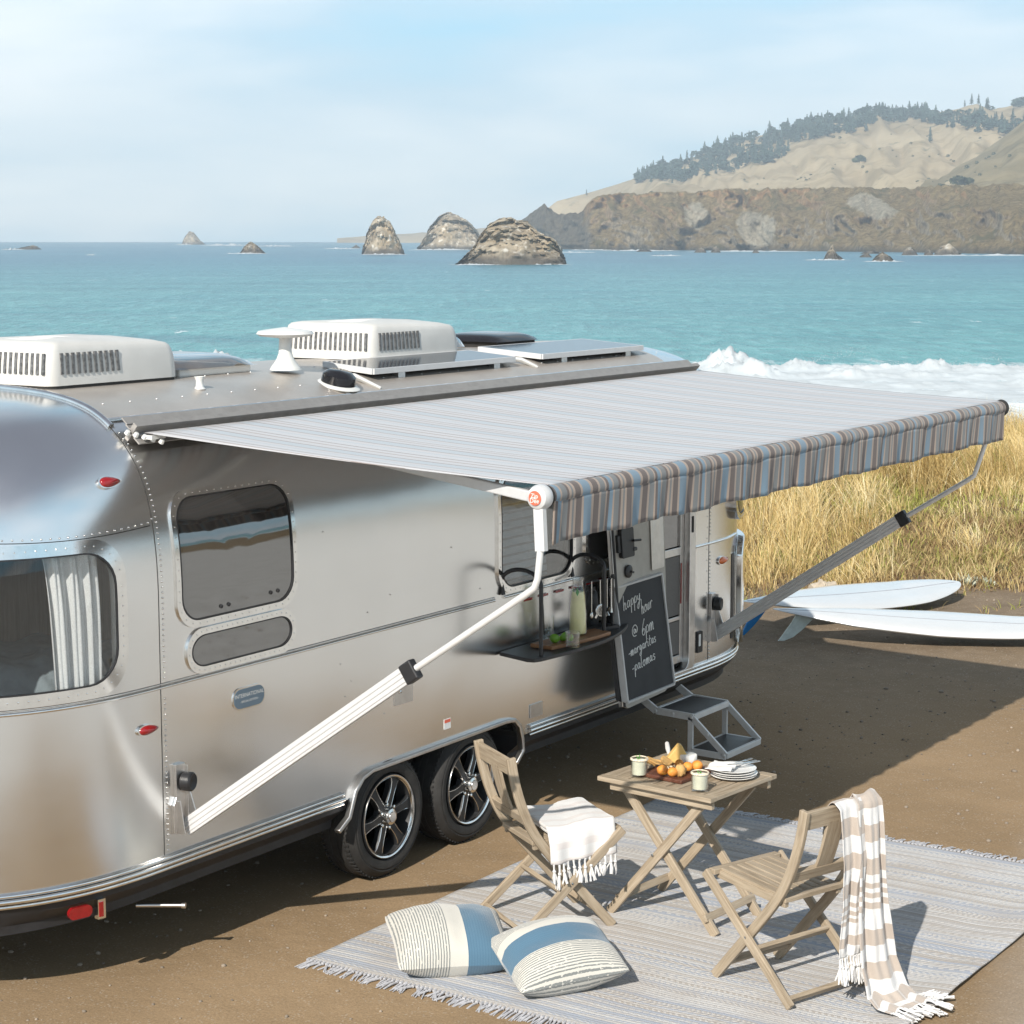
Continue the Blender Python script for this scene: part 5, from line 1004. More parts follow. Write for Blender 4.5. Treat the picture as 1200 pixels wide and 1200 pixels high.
# ---- the awning: canvas, roller, valance, arms
awn = MB(); RX0, RX1 = 0.20, 5.98; RY0, RZ = -2.17, 2.60
def canvas(u, v):
    x0 = 0.10 + (RX0 + .03 - 0.10) * v; x1 = 6.0; x = x0 + (x1 - x0) * u; y = .165 + (RY0 - .165) * v; z = 2.775 + (RZ + .050 - 2.775) * v - .018 * math.sin(math.pi * v) * (1 - 0.2 * math.cos(2 * math.pi * u)) + .004 * math.sin(x * 9) * math.sin(math.pi * v); return Vector((x, y, z))
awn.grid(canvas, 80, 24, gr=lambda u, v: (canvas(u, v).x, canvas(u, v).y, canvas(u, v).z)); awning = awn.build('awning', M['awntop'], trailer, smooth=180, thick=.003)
b = MB(); b.sweep([(x, .215, 2.775) for x in np.linspace(.05, 6.02, 30)], .115, .03, (0, .64, -.76)); 
for k in range(4): b.sweep([(x, .175 + .027 * k, 2.735 + .032 * k) for x in (.05, 3, 6.02)], .008, .05, (0, .64, -.76))
b.build('awning_rail', M['rail'], awning, bevel=.002)
g = MB()
for k in range(5): g.lathe([(.015, 0), (.012, .02), (0, .022)], (.03 + .03 * k, .22 - .03 * k, 2.77 - .012 * k), (0, -.6, .8), 8)
g.box((.14, .13, 2.752), (.10, .05, .02)); g.build('rail_end_clip', M['white'], awning)
b = MB(); RR = .047
b.grid(lambda u, v: Vector((RX0 + (RX1 - RX0) * u, RY0 + math.cos(2 * math.pi * v) * RR * (1 + .03 * math.sin(u * 60)), RZ + math.sin(2 * math.pi * v) * RR * (1 + .03 * math.sin(u * 60)))), 120, 20, gr=lambda u, v: (RX0 + (RX1 - RX0) * u, v * .4, 0)); b.build('roller', M['awn'], awning, smooth=180)
b = MB()
def val(u, v):
    x = RX0 + .02 + (RX1 - RX0 - .04) * u; wv = math.sin(x * 21 + 1.2 * math.sin(x * 5)) * .5 + math.sin(x * 47) * .2
    return Vector((x + .02 * v * wv, RY0 - .042 + .012 * v + .022 * v * wv, RZ - .01 - .205 * v - .006 * v * math.sin(x * 9)))
b.grid(val, 420, 8, gr=lambda u, v: (RX0 + (RX1 - RX0) * u, v * .2, 0)); b.build('valance', M['awn'], awning, smooth=180, thick=.003)
b = MB(); b.lathe([(0, -.045), (.03, -.043), (.050, -.032), (.058, -.010), (.057, .02), (.05, .03)], (RX0 - .03, RY0, RZ), (1, 0, 0), 36); b.bar((.158, RY0 - .005, RZ - .05), (.15, -2.19, RZ - .24), .030, .05, (0, 1, 0)); b.build('end_cap', M['whitemetal'], awning, smooth=40)
b = MB(); b.lathe([(.033, -.0455), (.032, -.047), (0, -.0478)], (RX0 - .03, RY0, RZ), (1, 0, 0), 32); b.build('end_cap_disc', M['redprint'], awning)
b = MB()
for s_, dz in (('Zip', .010), ('Dee', -.012)):
    vv, ff = text_mesh(s_, .029); b.add([Vector((RX0 - .03 - .0492, RY0 - v.x, RZ + dz + v.y)) for v in vv], ff)
b.lathe([(.004, 0), (0, .0012)], (RX0 - .0783, RY0, RZ), (-1, 0, 0), 10); b.build('end_cap_lettering', M['whiteprint'], awning, fix=False)
b = MB(); b.lathe([(.046, 0), (.052, .02), (.046, .03), (.03, .05)], (RX0 - .005, RY0, RZ), (1, 0, 0), 24); b.build('roller_collar', M['dark'], awning, smooth=40)
b = MB(); b.lathe([(.052, -.01), (.058, .02), (.05, .04), (0, .042)], (RX1, RY0, RZ), (1, 0, 0), 28); b.build('end_cap', M['dark'], awning, smooth=40)
def arm(x, foot, mid, bend, top, chan, rod, capm, nm):
    b = MB(); foot, mid, bend, top = [Vector((x, *q)) for q in (foot, mid, bend, top)]; d = (mid - foot).normalized(); b.bar(foot, mid, .035, .088, (0, -d.z, d.y))
    up = Vector((0, -d.z, d.y))
    for k in (-.024, 0, .024): b.bar(foot + up * k + Vector((-.018, 0, 0)), mid + up * k + Vector((-.018, 0, 0)), .008, .013, up)
    b.build(nm, M[chan], awning, bevel=.005)
    b = MB(); b.bar(mid - d * .005, mid + d * .075, .05, .10, up); b.build('arm_end_block', M['black'], awning, bevel=.008)
    b = MB(); kn = bend + Vector((0, -.02, .05)); b.tube([mid, bend - d * .05, bend + Vector((0, -.004, .006)), kn, kn + (top - kn) * .5, top], [.017, .017, .0165, .016, .016, .016], 8); b.build('inner_arm', M[rod], awning, smooth=60)
arm(.15, (-.02, .735), (-1.43, 1.703), (-2.15, 2.185), (-2.188, 2.40), 'whitemetal', 'silver', 'white', 'support_arm')
arm(5.97, (-.02, .80), (-1.46, 1.77), (-2.0, 2.12), (-2.14, 2.55), 'silver', 'silver', 'dark', 'support_arm')
b = MB(); 
for p, q in (((.21, RY0 + .04, RZ - .01), (.95, .05, 2.70)), ((5.93, RY0 + .04, RZ - .01), (5.4, .05, 2.70))):
    b = MB(); b.bar(p, q, .03, .05, (0, 0, 1)); b.build('rafter_arm', M['whitemetal'], awning, bevel=.006)
def bracket(x, z, black=True):
    b = MB(); b.prism([(x - .055, z - .02), (x + .035, z - .02), (x + .035, z + .34), (x - .035, z + .34), (x - .035, z + .17), (x - .055, z + .13)], -.022, 0.0, mapf=lambda u, q, y: Vector((u, y, q))); b.bar((x + .03, -.02, z + .33), (x + .03, -.02, z + .01), .004, .05, (0, 1, 0)); b.bar((x - .03, -.02, z + .15), (x - .03, -.05, z - .02), .004, .05, (0, 1, 0)); b.bar((x + .036, -.024, z + .20), (x + .036, -.09, z + .02), .006, .05, (0, 1, .3)); o = b.build('arm_bracket', M['alu'], awning, bevel=.002)
    return o
bracket(.11, .74); bracket(5.93, .78)
for x, z in ((.13, .985), (5.94, 1.04)):
    b = MB(); b.lathe([(.02, 0), (.05, .004), (.05, .05), (.042, .058), (.03, .052), (0, .05)], (x, -.02, z), (.25, -1, 0), 24); b.build('bracket_knob', M['black'], awning, smooth=40)

# ---- what shows inside the trailer
b = MB()
b.grid(lambda u, v: Vector((-.88 + 1.7 * u, 1.22, .6 + 1.85 * v)), 2, 2, gr=lambda u, v: (v * 2, u * 2, 0)); b.grid(lambda u, v: Vector((.62, .3 + 1.25 * u, .6 + 2.0 * v)), 2, 2, gr=lambda u, v: (v * 2, u * 2, 0)); b.build('wall_panel', M['panelwood'], trailer, thick=.01)
b = MB(); b.box((3.2, 1.6, .62), (5.6, 1.2, .03)); b.build('cabin_floor', M['panelwood'], trailer)
bed = thing('bed', 'bed with rumpled blue grey quilt seen through the rear corner window', 'bed', (-.2, 1.3, .66))
b = MB(); b.box((-.25, .95, .98), (1.5, 1.1, .6)); b.build('mattress', M['linen'], bed, bevel=.05)
b = MB(); b.grid(lambda u, v: Vector((-1.0 + 1.5 * u, .36 + 1.15 * v, 1.35 + .30 * smooth(.05, .4, u) * smooth(0, .25, v) * (1 - .3 * u) + .05 * fnoise(u * 4, v * 4, 0, 4) + .02 * fnoise(u * 14, v * 14, 3, 3))), 60, 60); b.build('quilt', M['quilt'], bed, smooth=180)
cur = MB()
def curt(u, v):
    q = -0.31 - .33 * u * (1 - .12 * v); x, s = plan(q - .02 * v); p = on(q, 2.26 - .74 * v, -.09 - .024 * (math.sin(u * 30 + 2.2 * math.sin(u * 5) + .8 * math.sin(v * 2.2)) + .4 * math.sin(u * 61 + 1)) * (1 - .2 * v)); return p
cur.grid(curt, 110, 12); o = cur.build('curtain', M['curtain'], smooth=180, thick=.003); tag(o, 'grey pleated curtain drawn to the right inside the rear corner window', 'curtain')
# ================================================================== things by the trailer
# ---- hanging bar shelf on two hooks
SZ = 1.16
sh = thing('hanging_shelf', 'black bar shelf hung by two hooks from the galley window sill', 'shelf', (3.7, -.15, SZ))
b = MB(); po = [(3.06, -.012), (2.985, -.27), (3.0, -.315), (3.05, -.335)] + [(3.05 + 1.30 * t, -.335 - .06 * math.sin(math.pi * t * .8) + .17 * t ** 3) for t in np.linspace(.08, 1, 18)] + [(4.36, -.012)]
b.prism(po, SZ - .024, SZ); b.build('shelf_board', M['powder'], sh, bevel=.004)
def hook(u, dy=-.30):
    b = MB(); b.tube([(u, dy, SZ), (u, dy, SZ + .30), (u, dy, SZ + .44)] + [(u, dy / 2 + dy / 2 * math.cos(a), SZ + .44 + abs(dy) / 2 * .62 * math.sin(a)) for a in np.linspace(.15, math.pi, 12)] + [(u, -.018, SZ + .36)], .0135, 10); b.build('hook', M['powder'], sh, smooth=60)
hook(3.10, -.30); hook(3.93, -.26)
# ---- things on the shelf
def tumbler(name, label, p, r, h, cat='glass', wall=.004, mat='drinkglass', group=None):
    o = thing(name, label, cat, p, 0, group); b = MB(); b.lathe([(0, .006), (r * .86, .006), (r * .97, .02), (r, h), (r - wall, h), (r - wall - .002, .022), (0, .014)], (0, 0, 0), (0, 0, 1), 32); b.build('glass_wall', M[mat], o, smooth=50, local=True); return o
bd = thing('cutting_board', 'live edged acacia board under the lemonade bottle on the black shelf', 'cutting board', (3.62, -.20, SZ), -.10); b = MB()
po = [(-.33, -.10), (-.1, -.115), (.15, -.11), (.31, -.09), (.33, .06), (.1, .085), (-.15, .08), (-.34, .07)]; n = len(po); b.add([(x, y, z) for z in (0.001, .026) for x, y in po], [tuple(range(n)), tuple(range(n, 2 * n))] + [(k, (k + 1) % n, n + (k + 1) % n, n + k) for k in range(n)], 0, [(x, y, z) for z in (0.001, .026) for x, y in po]); b.build('board', M['acacia'], bd, local=True, bevel=.005)
BZ = SZ + .028
bt = thing('bottle', 'tall glass bottle of cloudy lemonade with floating leaves on the shelf', 'bottle', (3.70, -.20, BZ)); b = MB(); pr = [(0, .004), (.055, .004), (.060, .015), (.057, .14), (.048, .26), (.036, .32), (.034, .345), (.041, .375), (.037, .375), (.031, .345), (.033, .32)]; b.lathe(pr, (0, 0, 0), (0, 0, 1), 32); b.build('bottle_glass', M['drinkglass'], bt, smooth=60, local=True)
b = MB(); b.lathe([(0, .010), (.052, .012), (.055, .02), (.052, .14), (.044, .25), (.039, .285), (0, .285)], (0, 0, 0), (0, 0, 1), 28); b.build('lemonade', M['lemon'], bt, smooth=50, local=True)
b = MB()
for a, z in ((0.4, .23), (1.6, .25), (3.6, .26), (4.6, .24), (5.3, .22)):
    d = Vector((math.cos(a), math.sin(a), 0)); s = Vector((-d.y, d.x, 0)); q = d * .044 + Vector((0, 0, z)); b.add([q, q + s * .012 + Vector((0, 0, .025)) - d * .004, q + Vector((0, 0, .055)) - d * .010, q - s * .012 + Vector((0, 0, .025)) - d * .004], [(0, 1, 2, 3)])
b.build('leaves', M['mint'], bt, local=True, thick=.001)
b = MB(); b.lathe([(.0, 0), (.030, 0), (.030, .022), (.022, .026), (0, .026)], (.0, 0, .36), (0, 0, 1), 16); b.build('stopper', M['drinkglass'], bt, local=True, smooth=50)
g = tumbler('tumbler', 'tall clear tumbler of ice with a black straw, behind the limes', (3.50, -.09, SZ + .002), .046, .17)
b = MB(); rd = random.Random(3)
for k in range(9): b.blob((rd.uniform(-.02, .02), rd.uniform(-.02, .02), .025 + .008 * k), (.016, .015, .014), k, .5, 1, rot=rd.random() * 3)
b.build('ice', M['ice'], g, local=True)
o = MB(); o.tube([(3.50, -.07, SZ + .02), (3.455, -.085, SZ + .25)], .0055, 8); tag(o.build('straw', M['powder'], smooth=60), 'black straw leaning in the tall tumbler of ice', 'straw')
g = tumbler('rocks_glass', 'short empty clear glass at the front edge of the black shelf', (3.42, -.335, SZ + .002), .047, .105)
for i, (dx, dy, r, a, lab) in enumerate([(3.395, -.215, .034, .3, 'dark green half lime, leftmost on the shelf board'), (3.475, -.225, .034, 1.4, 'lime half standing behind the cut lime wedge on the board'), (3.49, -.27, .026, 2.2, 'pale cut lime wedge lying nearest the short glass')]):
    l_ = thing('lime', lab, 'lime', (dx, dy, BZ), a, 'cut limes on the shelf board'); b = MB(); b.lathe([(0, -r), (r * .45, -r * .88), (r * .8, -r * .55), (r, 0), (0, 0.0)], (0, 0, r * .86), (.75, .1, .45), 20); b.build('peel', M['lime'], l_, local=True, smooth=50); b = MB(); b.lathe([(0, .001), (r * .9, .001), (r * .85, .003), (0, .004)], (0, 0, r * .86), (.75, .1, .45), 20); b.build('cut_face', M['limeflesh'], l_, local=True, smooth=50)
rk = thing('bar_tool_rack', 'black bar tool rack standing on the shelf beside the chalkboard', 'tool rack', (4.03, -.16, SZ), -.25); b = MB(); b.box((0, 0, .012), (.30, .09, .022)); b.tube([(-.13, 0, .02), (-.13, 0, .34)], .008, 8); b.tube([(.13, 0, .02), (.13, 0, .34)], .008, 8); b.tube([(-.145, 0, .335), (.145, 0, .335)], .007, 8); b.lathe([(.012, -.012), (.016, 0), (.012, .012)], (.13, 0, .35), (0, 0, 1), 10); b.build('rack_frame', M['powder'], rk, local=True, smooth=40)
def hang(name, label, x, fn, mt='steel'):
    o = thing(name, label, name.replace('_', ' '), (4.03 + x * math.cos(-.25), -.16 + x * math.sin(-.25), SZ + .33), -.25); fn(o, mt)
def f_strainer(o, mt):
    b = MB(); b.tube([(0, -.012, .01), (0, -.016, -.15)], .004, 6); b.build('handle', M[mt], o, local=True, smooth=60); b = MB(); b.lathe([(0, .004), (.035, .004), (.043, 0), (.043, -.006), (.03, -.003)], (0, -.018, -.195), (0, -1, 0), 28)
    for k in range(9): b.lathe([(.010 + .0033 * k, 0), (.0115 + .0033 * k, .003)], (0, -.022, -.195), (0, -1, 0), 20)
    for s in (-1, 1): b.bar((s * .030, -.018, -.215), (s * .050, -.018, -.24), .016, .004, (0, 1, 0))
    b.build('strainer_disc', M[mt], o, local=True, smooth=40)
def f_spoon(o, mt):
    b = MB(); b.tube([(0, -.012, .01), (0, -.014, -.20)], .0035, 6); b.build('handle', M[mt], o, local=True, smooth=60); b = MB(); b.blob((0, -.014, -.22), (.016, .007, .028)); b.build('bowl', M[mt], o, local=True, smooth=60)
def f_muddler(o, mt):
    b = MB(); b.tube([(0, -.012, .01), (0, -.013, -.18), (0, -.013, -.22)], [.005, .006, .012], 8); b.build('handle', M[mt], o, local=True, smooth=60)
def f_jigger(o, mt):
    b = MB(); b.tube([(0, -.012, .01), (0, -.014, -.18)], .003, 6); b.build('handle', M[mt], o, local=True, smooth=60); b = MB(); b.lathe([(.022, .03), (.006, 0), (.018, -.025)], (0, -.014, -.21), (0, 0, 1), 18); b.build('cup', M[mt], o, local=True, smooth=40)
hang('cocktail_strainer', 'round spring cocktail strainer hanging in the middle of the tool rack', 0.0, f_strainer); hang('bar_spoon', 'thin steel bar spoon hanging left of the strainer on the rack', -.08, f_spoon); hang('jigger', 'steel jigger hanging right of the strainer on the rack', .065, f_jigger); hang('muddler', 'slim steel muddler hanging at the right end of the rack', .105, f_muddler)
b = MB(); b.lathe([(0, .0), (.05, .0), (.052, .005), (.046, .20), (.040, .235), (.026, .25), (.026, .275), (0, .28)], (4.10, -.06, SZ), (0, 0, 1), 28); b.build('shaker', M['powder'], smooth=40); tag(bpy.data.objects['shaker'], 'dark cocktail shaker standing behind the hanging bar tools', 'shaker')
# ---- chalkboard sign leaning on the open door
CB = [W(734, 823, 1, -.285), W(789, 801, 1, -.275), W(719, 689, 1, -.135), W(774, 672, 1, -.135)]
def cb(u, v, d=0.0):
    """u 0..1 left to right, v 0..1 bottom to top, d off the board"""
    p = CB[0].lerp(CB[1], u).lerp(CB[2].lerp(CB[3], u), v); return p + Vector((0, -.98, -.17)) * d
ch = thing('chalkboard_sign', 'framed chalkboard with handwritten happy hour menu hung on the open door', 'chalkboard', cb(.5, 0)); b = MB()
b.prism([(0, 0), (1, 0), (1, 1), (0, 1)], -.03, .006, mapf=cb); b.build('slate', M['slate'], ch)
b = MB()
for p, q in (((0, 0), (1, 0)), ((1, 0), (1, 1)), ((1, 1), (0, 1)), ((0, 1), (0, 0))): b.bar(cb(*p, -.008), cb(*q, -.008), .016, .05, (0, 1, .17))
b.build('sign_frame', M['whitemetal'], ch, bevel=.003)
b = MB()
for p, q in (((0.0, 0), (0.0, 1)), ((0.0, 0), (1.0, 0))): b.bar(cb(*p, -.055) + Vector((-.012, 0, 0)), cb(*q, -.055) + Vector((-.012, 0, 0)), .012, .035, (0, 1, .17))
b.build('back_panel_edge', M['black'], ch)
GL = {'h': [[(0, 1.6), (.05, 0), (.08, .45), (.3, .75), (.42, .5), (.42, 0), (.55, .05)]], 'a': [[(.5, .62), (.25, .75), (.02, .4), (.15, .05), (.42, .3), (.5, .7), (.48, .1), (.62, .05)]], 'p': [[(0, .7), (.02, -.75), (.05, .35), (.25, .75), (.48, .5), (.35, .1), (.08, .12)]], 'y': [[(0, .7), (.1, .2), (.35, .25), (.48, .75), (.4, 0), (.15, -.75), (-.05, -.5), (.3, -.1), (.6, .1)]],
      'o': [[(.25, .75), (0, .4), (.2, 0), (.48, .3), (.3, .75), (.55, .6)]], 'u': [[(0, .7), (.05, .1), (.3, .05), (.45, .7), (.45, .1), (.6, .05)]], 'r': [[(0, .7), (.08, 0), (.1, .5), (.35, .75), (.5, .6)]], 'm': [[(0, .7), (.02, 0), (.12, .6), (.28, .7), (.3, 0), (.42, .6), (.58, .7), (.62, 0), (.72, .05)]], 'g': [[(.45, .65), (.2, .75), (.03, .4), (.2, .1), (.45, .6), (.42, -.3), (.2, -.7), (0, -.45), (.6, .1)]],
      'i': [[(.1, .7), (.1, .05), (.25, .02)], [(.1, 1.0), (.12, 1.05)]], 't': [[(.2, 1.4), (.15, .1), (.35, .02)], [(0, .85), (.45, .9)]], 's': [[(.4, .65), (.15, .75), (.05, .5), (.38, .3), (.25, 0), (0, .1)]], 'l': [[(.05, 1.5), (.08, .1), (.25, .02)]], '6': [[(.45, 1.5), (.1, .8), (.02, .25), (.25, 0), (.48, .3), (.3, .62), (.08, .4)]], '-': [[(0, .4), (.4, .45)]],
      '@': [[(.62, .55), (.4, .75), (.28, .4), (.45, .2), (.65, .65), (.7, .25), (.9, .35), (.95, .8), (.6, 1.2), (.15, 1.0), (0, .4), (.25, -.1), (.7, -.15)]]}
def crom(pts, k=5):
    o = []
    for i in range(len(pts) - 1):
        for t in range(k): o.append((_cr(i, t / k, [p[0] for p in pts]), _cr(i, t / k, [p[1] for p in pts])))
    return o + [pts[-1]]
b = MB(); AR = 0.85 / 0.68
def write(s, u0, v0, size, slope=.0, wsc=.62):
    u = u0
    for k in s:
        if k == ' ': u += size * .45; continue
        mx_ = max(p[0] for st in GL[k] for p in st)
        for st in GL[k]:
            pts = [cb(u + x * size * wsc + y * size * .10, v0 + (y * size) / AR * .92 + slope * (u - u0 + x * size * wsc), .0085) for x, y in crom(st)]; b.tube(pts, .0032, 5)
        u += (mx_ + .16) * size * wsc
write('happy', .13, .785, .110, .13, 0.98); write('hour', .49, .705, .112, .14, .78); write('@', .25, .545, .095, .05, 1.15); write('6pm', .45, .515, .125, .12, 1.0); write('-margaritas', .13, .375, .084, .09, 0.95); write('-palomas', .17, .235, .092, .09, 1.02)
b.build('chalk_lettering', M['chalk'], ch, smooth=180, fix=False)
# ---- cushion behind the galley window
def pillow_mesh(b, a, T, n=26, puff=.54):
    def side(sg):
        def f(u, v):
            s, t = 2 * u - 1, 2 * v - 1; e = max(0, (1 - s * s) * (1 - t * t)); cn_ = 1 - .045 * (abs(s) * abs(t)) ** 6; pin = (1 - .06 * (1 - abs(t) ** 2) * abs(s) ** 4) * cn_; pin2 = (1 - .06 * (1 - abs(s) ** 2) * abs(t) ** 4) * cn_
            w_ = .006 * fnoise(s * 3, t * 3, sg * 4.0, 3); return Vector((s * a * pin, t * a * pin2, sg * (T * e ** puff + w_ * e ** .3 - .02 * e ** .5 * math.exp(-((s - .15) / .25) ** 2) * (sg > 0))))
        return f
    for sg in (1, -1): b.grid(side(sg), n, n, flip=sg < 0, gr=lambda u, v: (u, v, 0))
def pillow(name, label, p, R, a, T, m, cat='pillow'):
    o = thing(name, label, cat, p); b = MB(); pillow_mesh(b, a, T); q = b.build('cover', M[m], o, local=True, smooth=180); q.matrix_local = R.to_4x4(); return o
def basis(s, n_):
    s = Vector(s).normalized(); n_ = Vector(n_); n_ = (n_ - s * n_.dot(s)).normalized(); t_ = n_.cross(s); return Matrix((s, t_, n_)).transposed()
M['pillow_c'] = m_stripes('blue_striped_cushion', 1, .09, seq([(2.2, (.20, .27, .32)), (.8, (.09, .11, .13))]), weave=200).m
b = MB(); pillow_mesh(b, .30, .11); o = thing('window_cushion', 'blue grey striped cushion propped inside the galley window', 'cushion', (3.56, .20, 1.80)); q = b.build('cover', M['pillow_c'], o, local=True, smooth=180); q.matrix_local = basis((1, 0, 0), (0, -1, .25)).to_4x4()
# ---- surfboards
def surfboard(name, label, tail, nose, half, fin_m, finlen, fins_at, roll=0.0, nose_r=.55):
    tail, nose = Vector(tail), Vector(nose); o = thing(name, label, 'surfboard', tail); d = nose - tail; L = d.length; d.normalize(); sd = d.cross(Vector((0, 0, 1))).normalized(); up = sd.cross(d)
    sd, up = sd * math.cos(roll) + up * math.sin(roll), up * math.cos(roll) - sd * math.sin(roll)
    def wd(t): return half * (min(1, (t / .50)) ** .52 if t < .5 else max(0, 1 - ((t - .5) / .5) ** 2.6) ** .62) * (.30 + .70 * min(1, t * 4)) ** .6
    def P(t, a):
        w_ = max(.002, wd(t)); th = .045 * max(.06, (1 - abs(2 * t - 1) ** 3)); rock = .05 * (2 * t - 1) ** 2 + .07 * max(0, t - .75) * 2
        x = math.copysign(abs(math.cos(a)) ** .75, math.cos(a)) * w_; z = math.copysign(abs(math.sin(a)) ** .9, math.sin(a)) * th; return tail + d * (L * t) + sd * x + up * (z + rock)
    b = MB(); b.grid(lambda u, v: P(.5 - .5 * math.cos(math.pi * u), 2 * math.pi * v), 48, 24); o2 = b.build('deck', M['board'], o, smooth=180)
    b = MB(); b.sweep([P(t, math.pi / 2) + up * .0012 for t in np.linspace(.02, .98, 40)], .009, .0015, sd); b.build('stringer', M['pinline'], o)
    b = MB(); q = P(fins_at, -math.pi / 2); pr = [(.02, .0), (-.16, .0), (-.17, .03), (-.20, .10), (-.26, .20), (-.32, finlen), (-.27, finlen * .97), (-.17, .24), (-.08, .15), (-.01, .06)]; dn = -up * .8 + Vector((0, 0, -.2))
    b.prism([(x, z) for x, z in pr], -.008, .008, mapf=lambda x, z, h: q + d * (x + .14) + dn * (z - .01) + sd * h); b.build('fin', M[fin_m], o, bevel=.004); return o
surfboard('surfboard', 'white longboard with blue fin lying behind the other board by the grass', (9.62, 1.62, .30), (12.75, .70, .10), .34, 'bluefin', .33, .07, -.20)
surfboard('surfboard', 'white longboard with pale fin lying in front of the other board', (9.62, 1.30, .26), (11.15, -1.30, .10), .33, 'whitefin', .30, .08, -.16)
# ---- driftwood, bleached plants by the grass edge
b = MB(); rd = random.Random(8)
for p, q, r in (((11.55, 2.1, .05), (12.15, 1.62, .06), .07), ((11.75, 1.9, .11), (11.95, 1.72, .16), .085)):
    p, q = Vector(p), Vector(q); n = 12; b.tube([p.lerp(q, k / n) + Vector((.02 * fnoise(k * .6, 1), .02 * fnoise(k * .6, 2), .02 * fnoise(k * .7, 3))) for k in range(n + 1)], [r * (.55 + .45 * math.sin(math.pi * min(1, k / n + .15))) * (1 + .25 * fnoise(k * .9, r * 90)) for k in range(n + 1)], 9)
tag(b.build('driftwood_log', M['driftwood'], smooth=60), 'bleached knotty driftwood log at the grass edge behind the boards', 'driftwood')
M['silverleaf'] = plain('silver_green_leaves', (0.40, 0.42, 0.33), .9, 0, .3, 20)
for i, (px, py, lab) in enumerate([(1128, 684, 'small silvery plant just behind the nose of the rear surfboard'), (1150, 684, 'larger silvery plant right of the rear surfboard nose'), (1172, 672, 'green tinged low plant behind the silvery plants')]):
    p = W(px, py, 2, .05); o = thing('beach_plant', lab, 'plant', (p.x, p.y, gh(p.x, p.y)), 0, 'low plants by the grass edge'); b = MB(); rd = random.Random(i)
    for _ in range(70):
        a = rd.random() * 6.28; e = rd.uniform(.1, 1.2); L = rd.uniform(.05, .13); d = Vector((math.cos(a) * math.cos(e), math.sin(a) * math.cos(e), math.sin(e))); s = d.cross(Vector((0, 0, 1))).normalized() * .014; r0 = Vector((rd.gauss(0, .05), rd.gauss(0, .05), .0)); b.add([r0, r0 + d * L * .6 + s, r0 + d * L, r0 + d * L * .6 - s], [(0, 1, 2, 3)])
    b.build('leaves', M['silverleaf'] if i < 2 else M['bushleaf'], o, local=True, fix=False)
# ================================================================== the patio
# ---- rug
rug = thing('rug', 'flat woven striped rug in pale blue grey and sand with fringed ends', 'rug', (2.35, -2.0, 0)); QX0, QX1, QY0, QY1 = .52, 4.20, -3.50, -.50
def rugp(u, v):
    x = QX0 + (QX1 - QX0) * u; y = QY0 + (QY1 - QY0) * v + .012 * fnoise(x * 1.4, v * 3, 0, 2) * (1 if v < .5 else 1); e = math.exp(-((v) / .05) ** 2); z = .012 + .006 * fnoise(x * 2, y * 2, 5, 3) + e * .03 * max(0, fnoise(x * 1.6, 3.3, 2, 2) + .35)
    return Vector((x + .012 * fnoise(y * 1.3, u * 2, 8, 2), y, z))
b = MB(); b.grid(rugp, 110, 100); b.build('woven_field', M['rug'], rug, smooth=180, thick=.009)
def fringe(u):
    b = MB(); rd = random.Random(int(u * 9) + 1); sg = -1 if u == 0 else 1
    for k in range(118):
        v = (k + .5) / 118; p = rugp(u, v); n = rd.randint(2, 3); L = rd.uniform(.075, .115); sk = rd.gauss(0, .02)
        for j in range(n):
            o = rd.gauss(0, .006); b.tube([p + Vector((0, o * .3, -.002)), p + Vector((sg * L * .5, o + sk * .5, -.004 + rd.uniform(-.001, .003))), p + Vector((sg * L, o * 2.2 + sk + rd.gauss(0, .005), -.008))], [.0055, .0045, .0028], 5)
        b.tube([p + Vector((-sg * .008, 0, 0)), p + Vector((sg * .012, 0, -.001))], .0085, 6)
    b.build('fringe', M['rugtassel'], rug, smooth=60, fix=False)
fringe(0); fringe(1)
RZ0 = .014
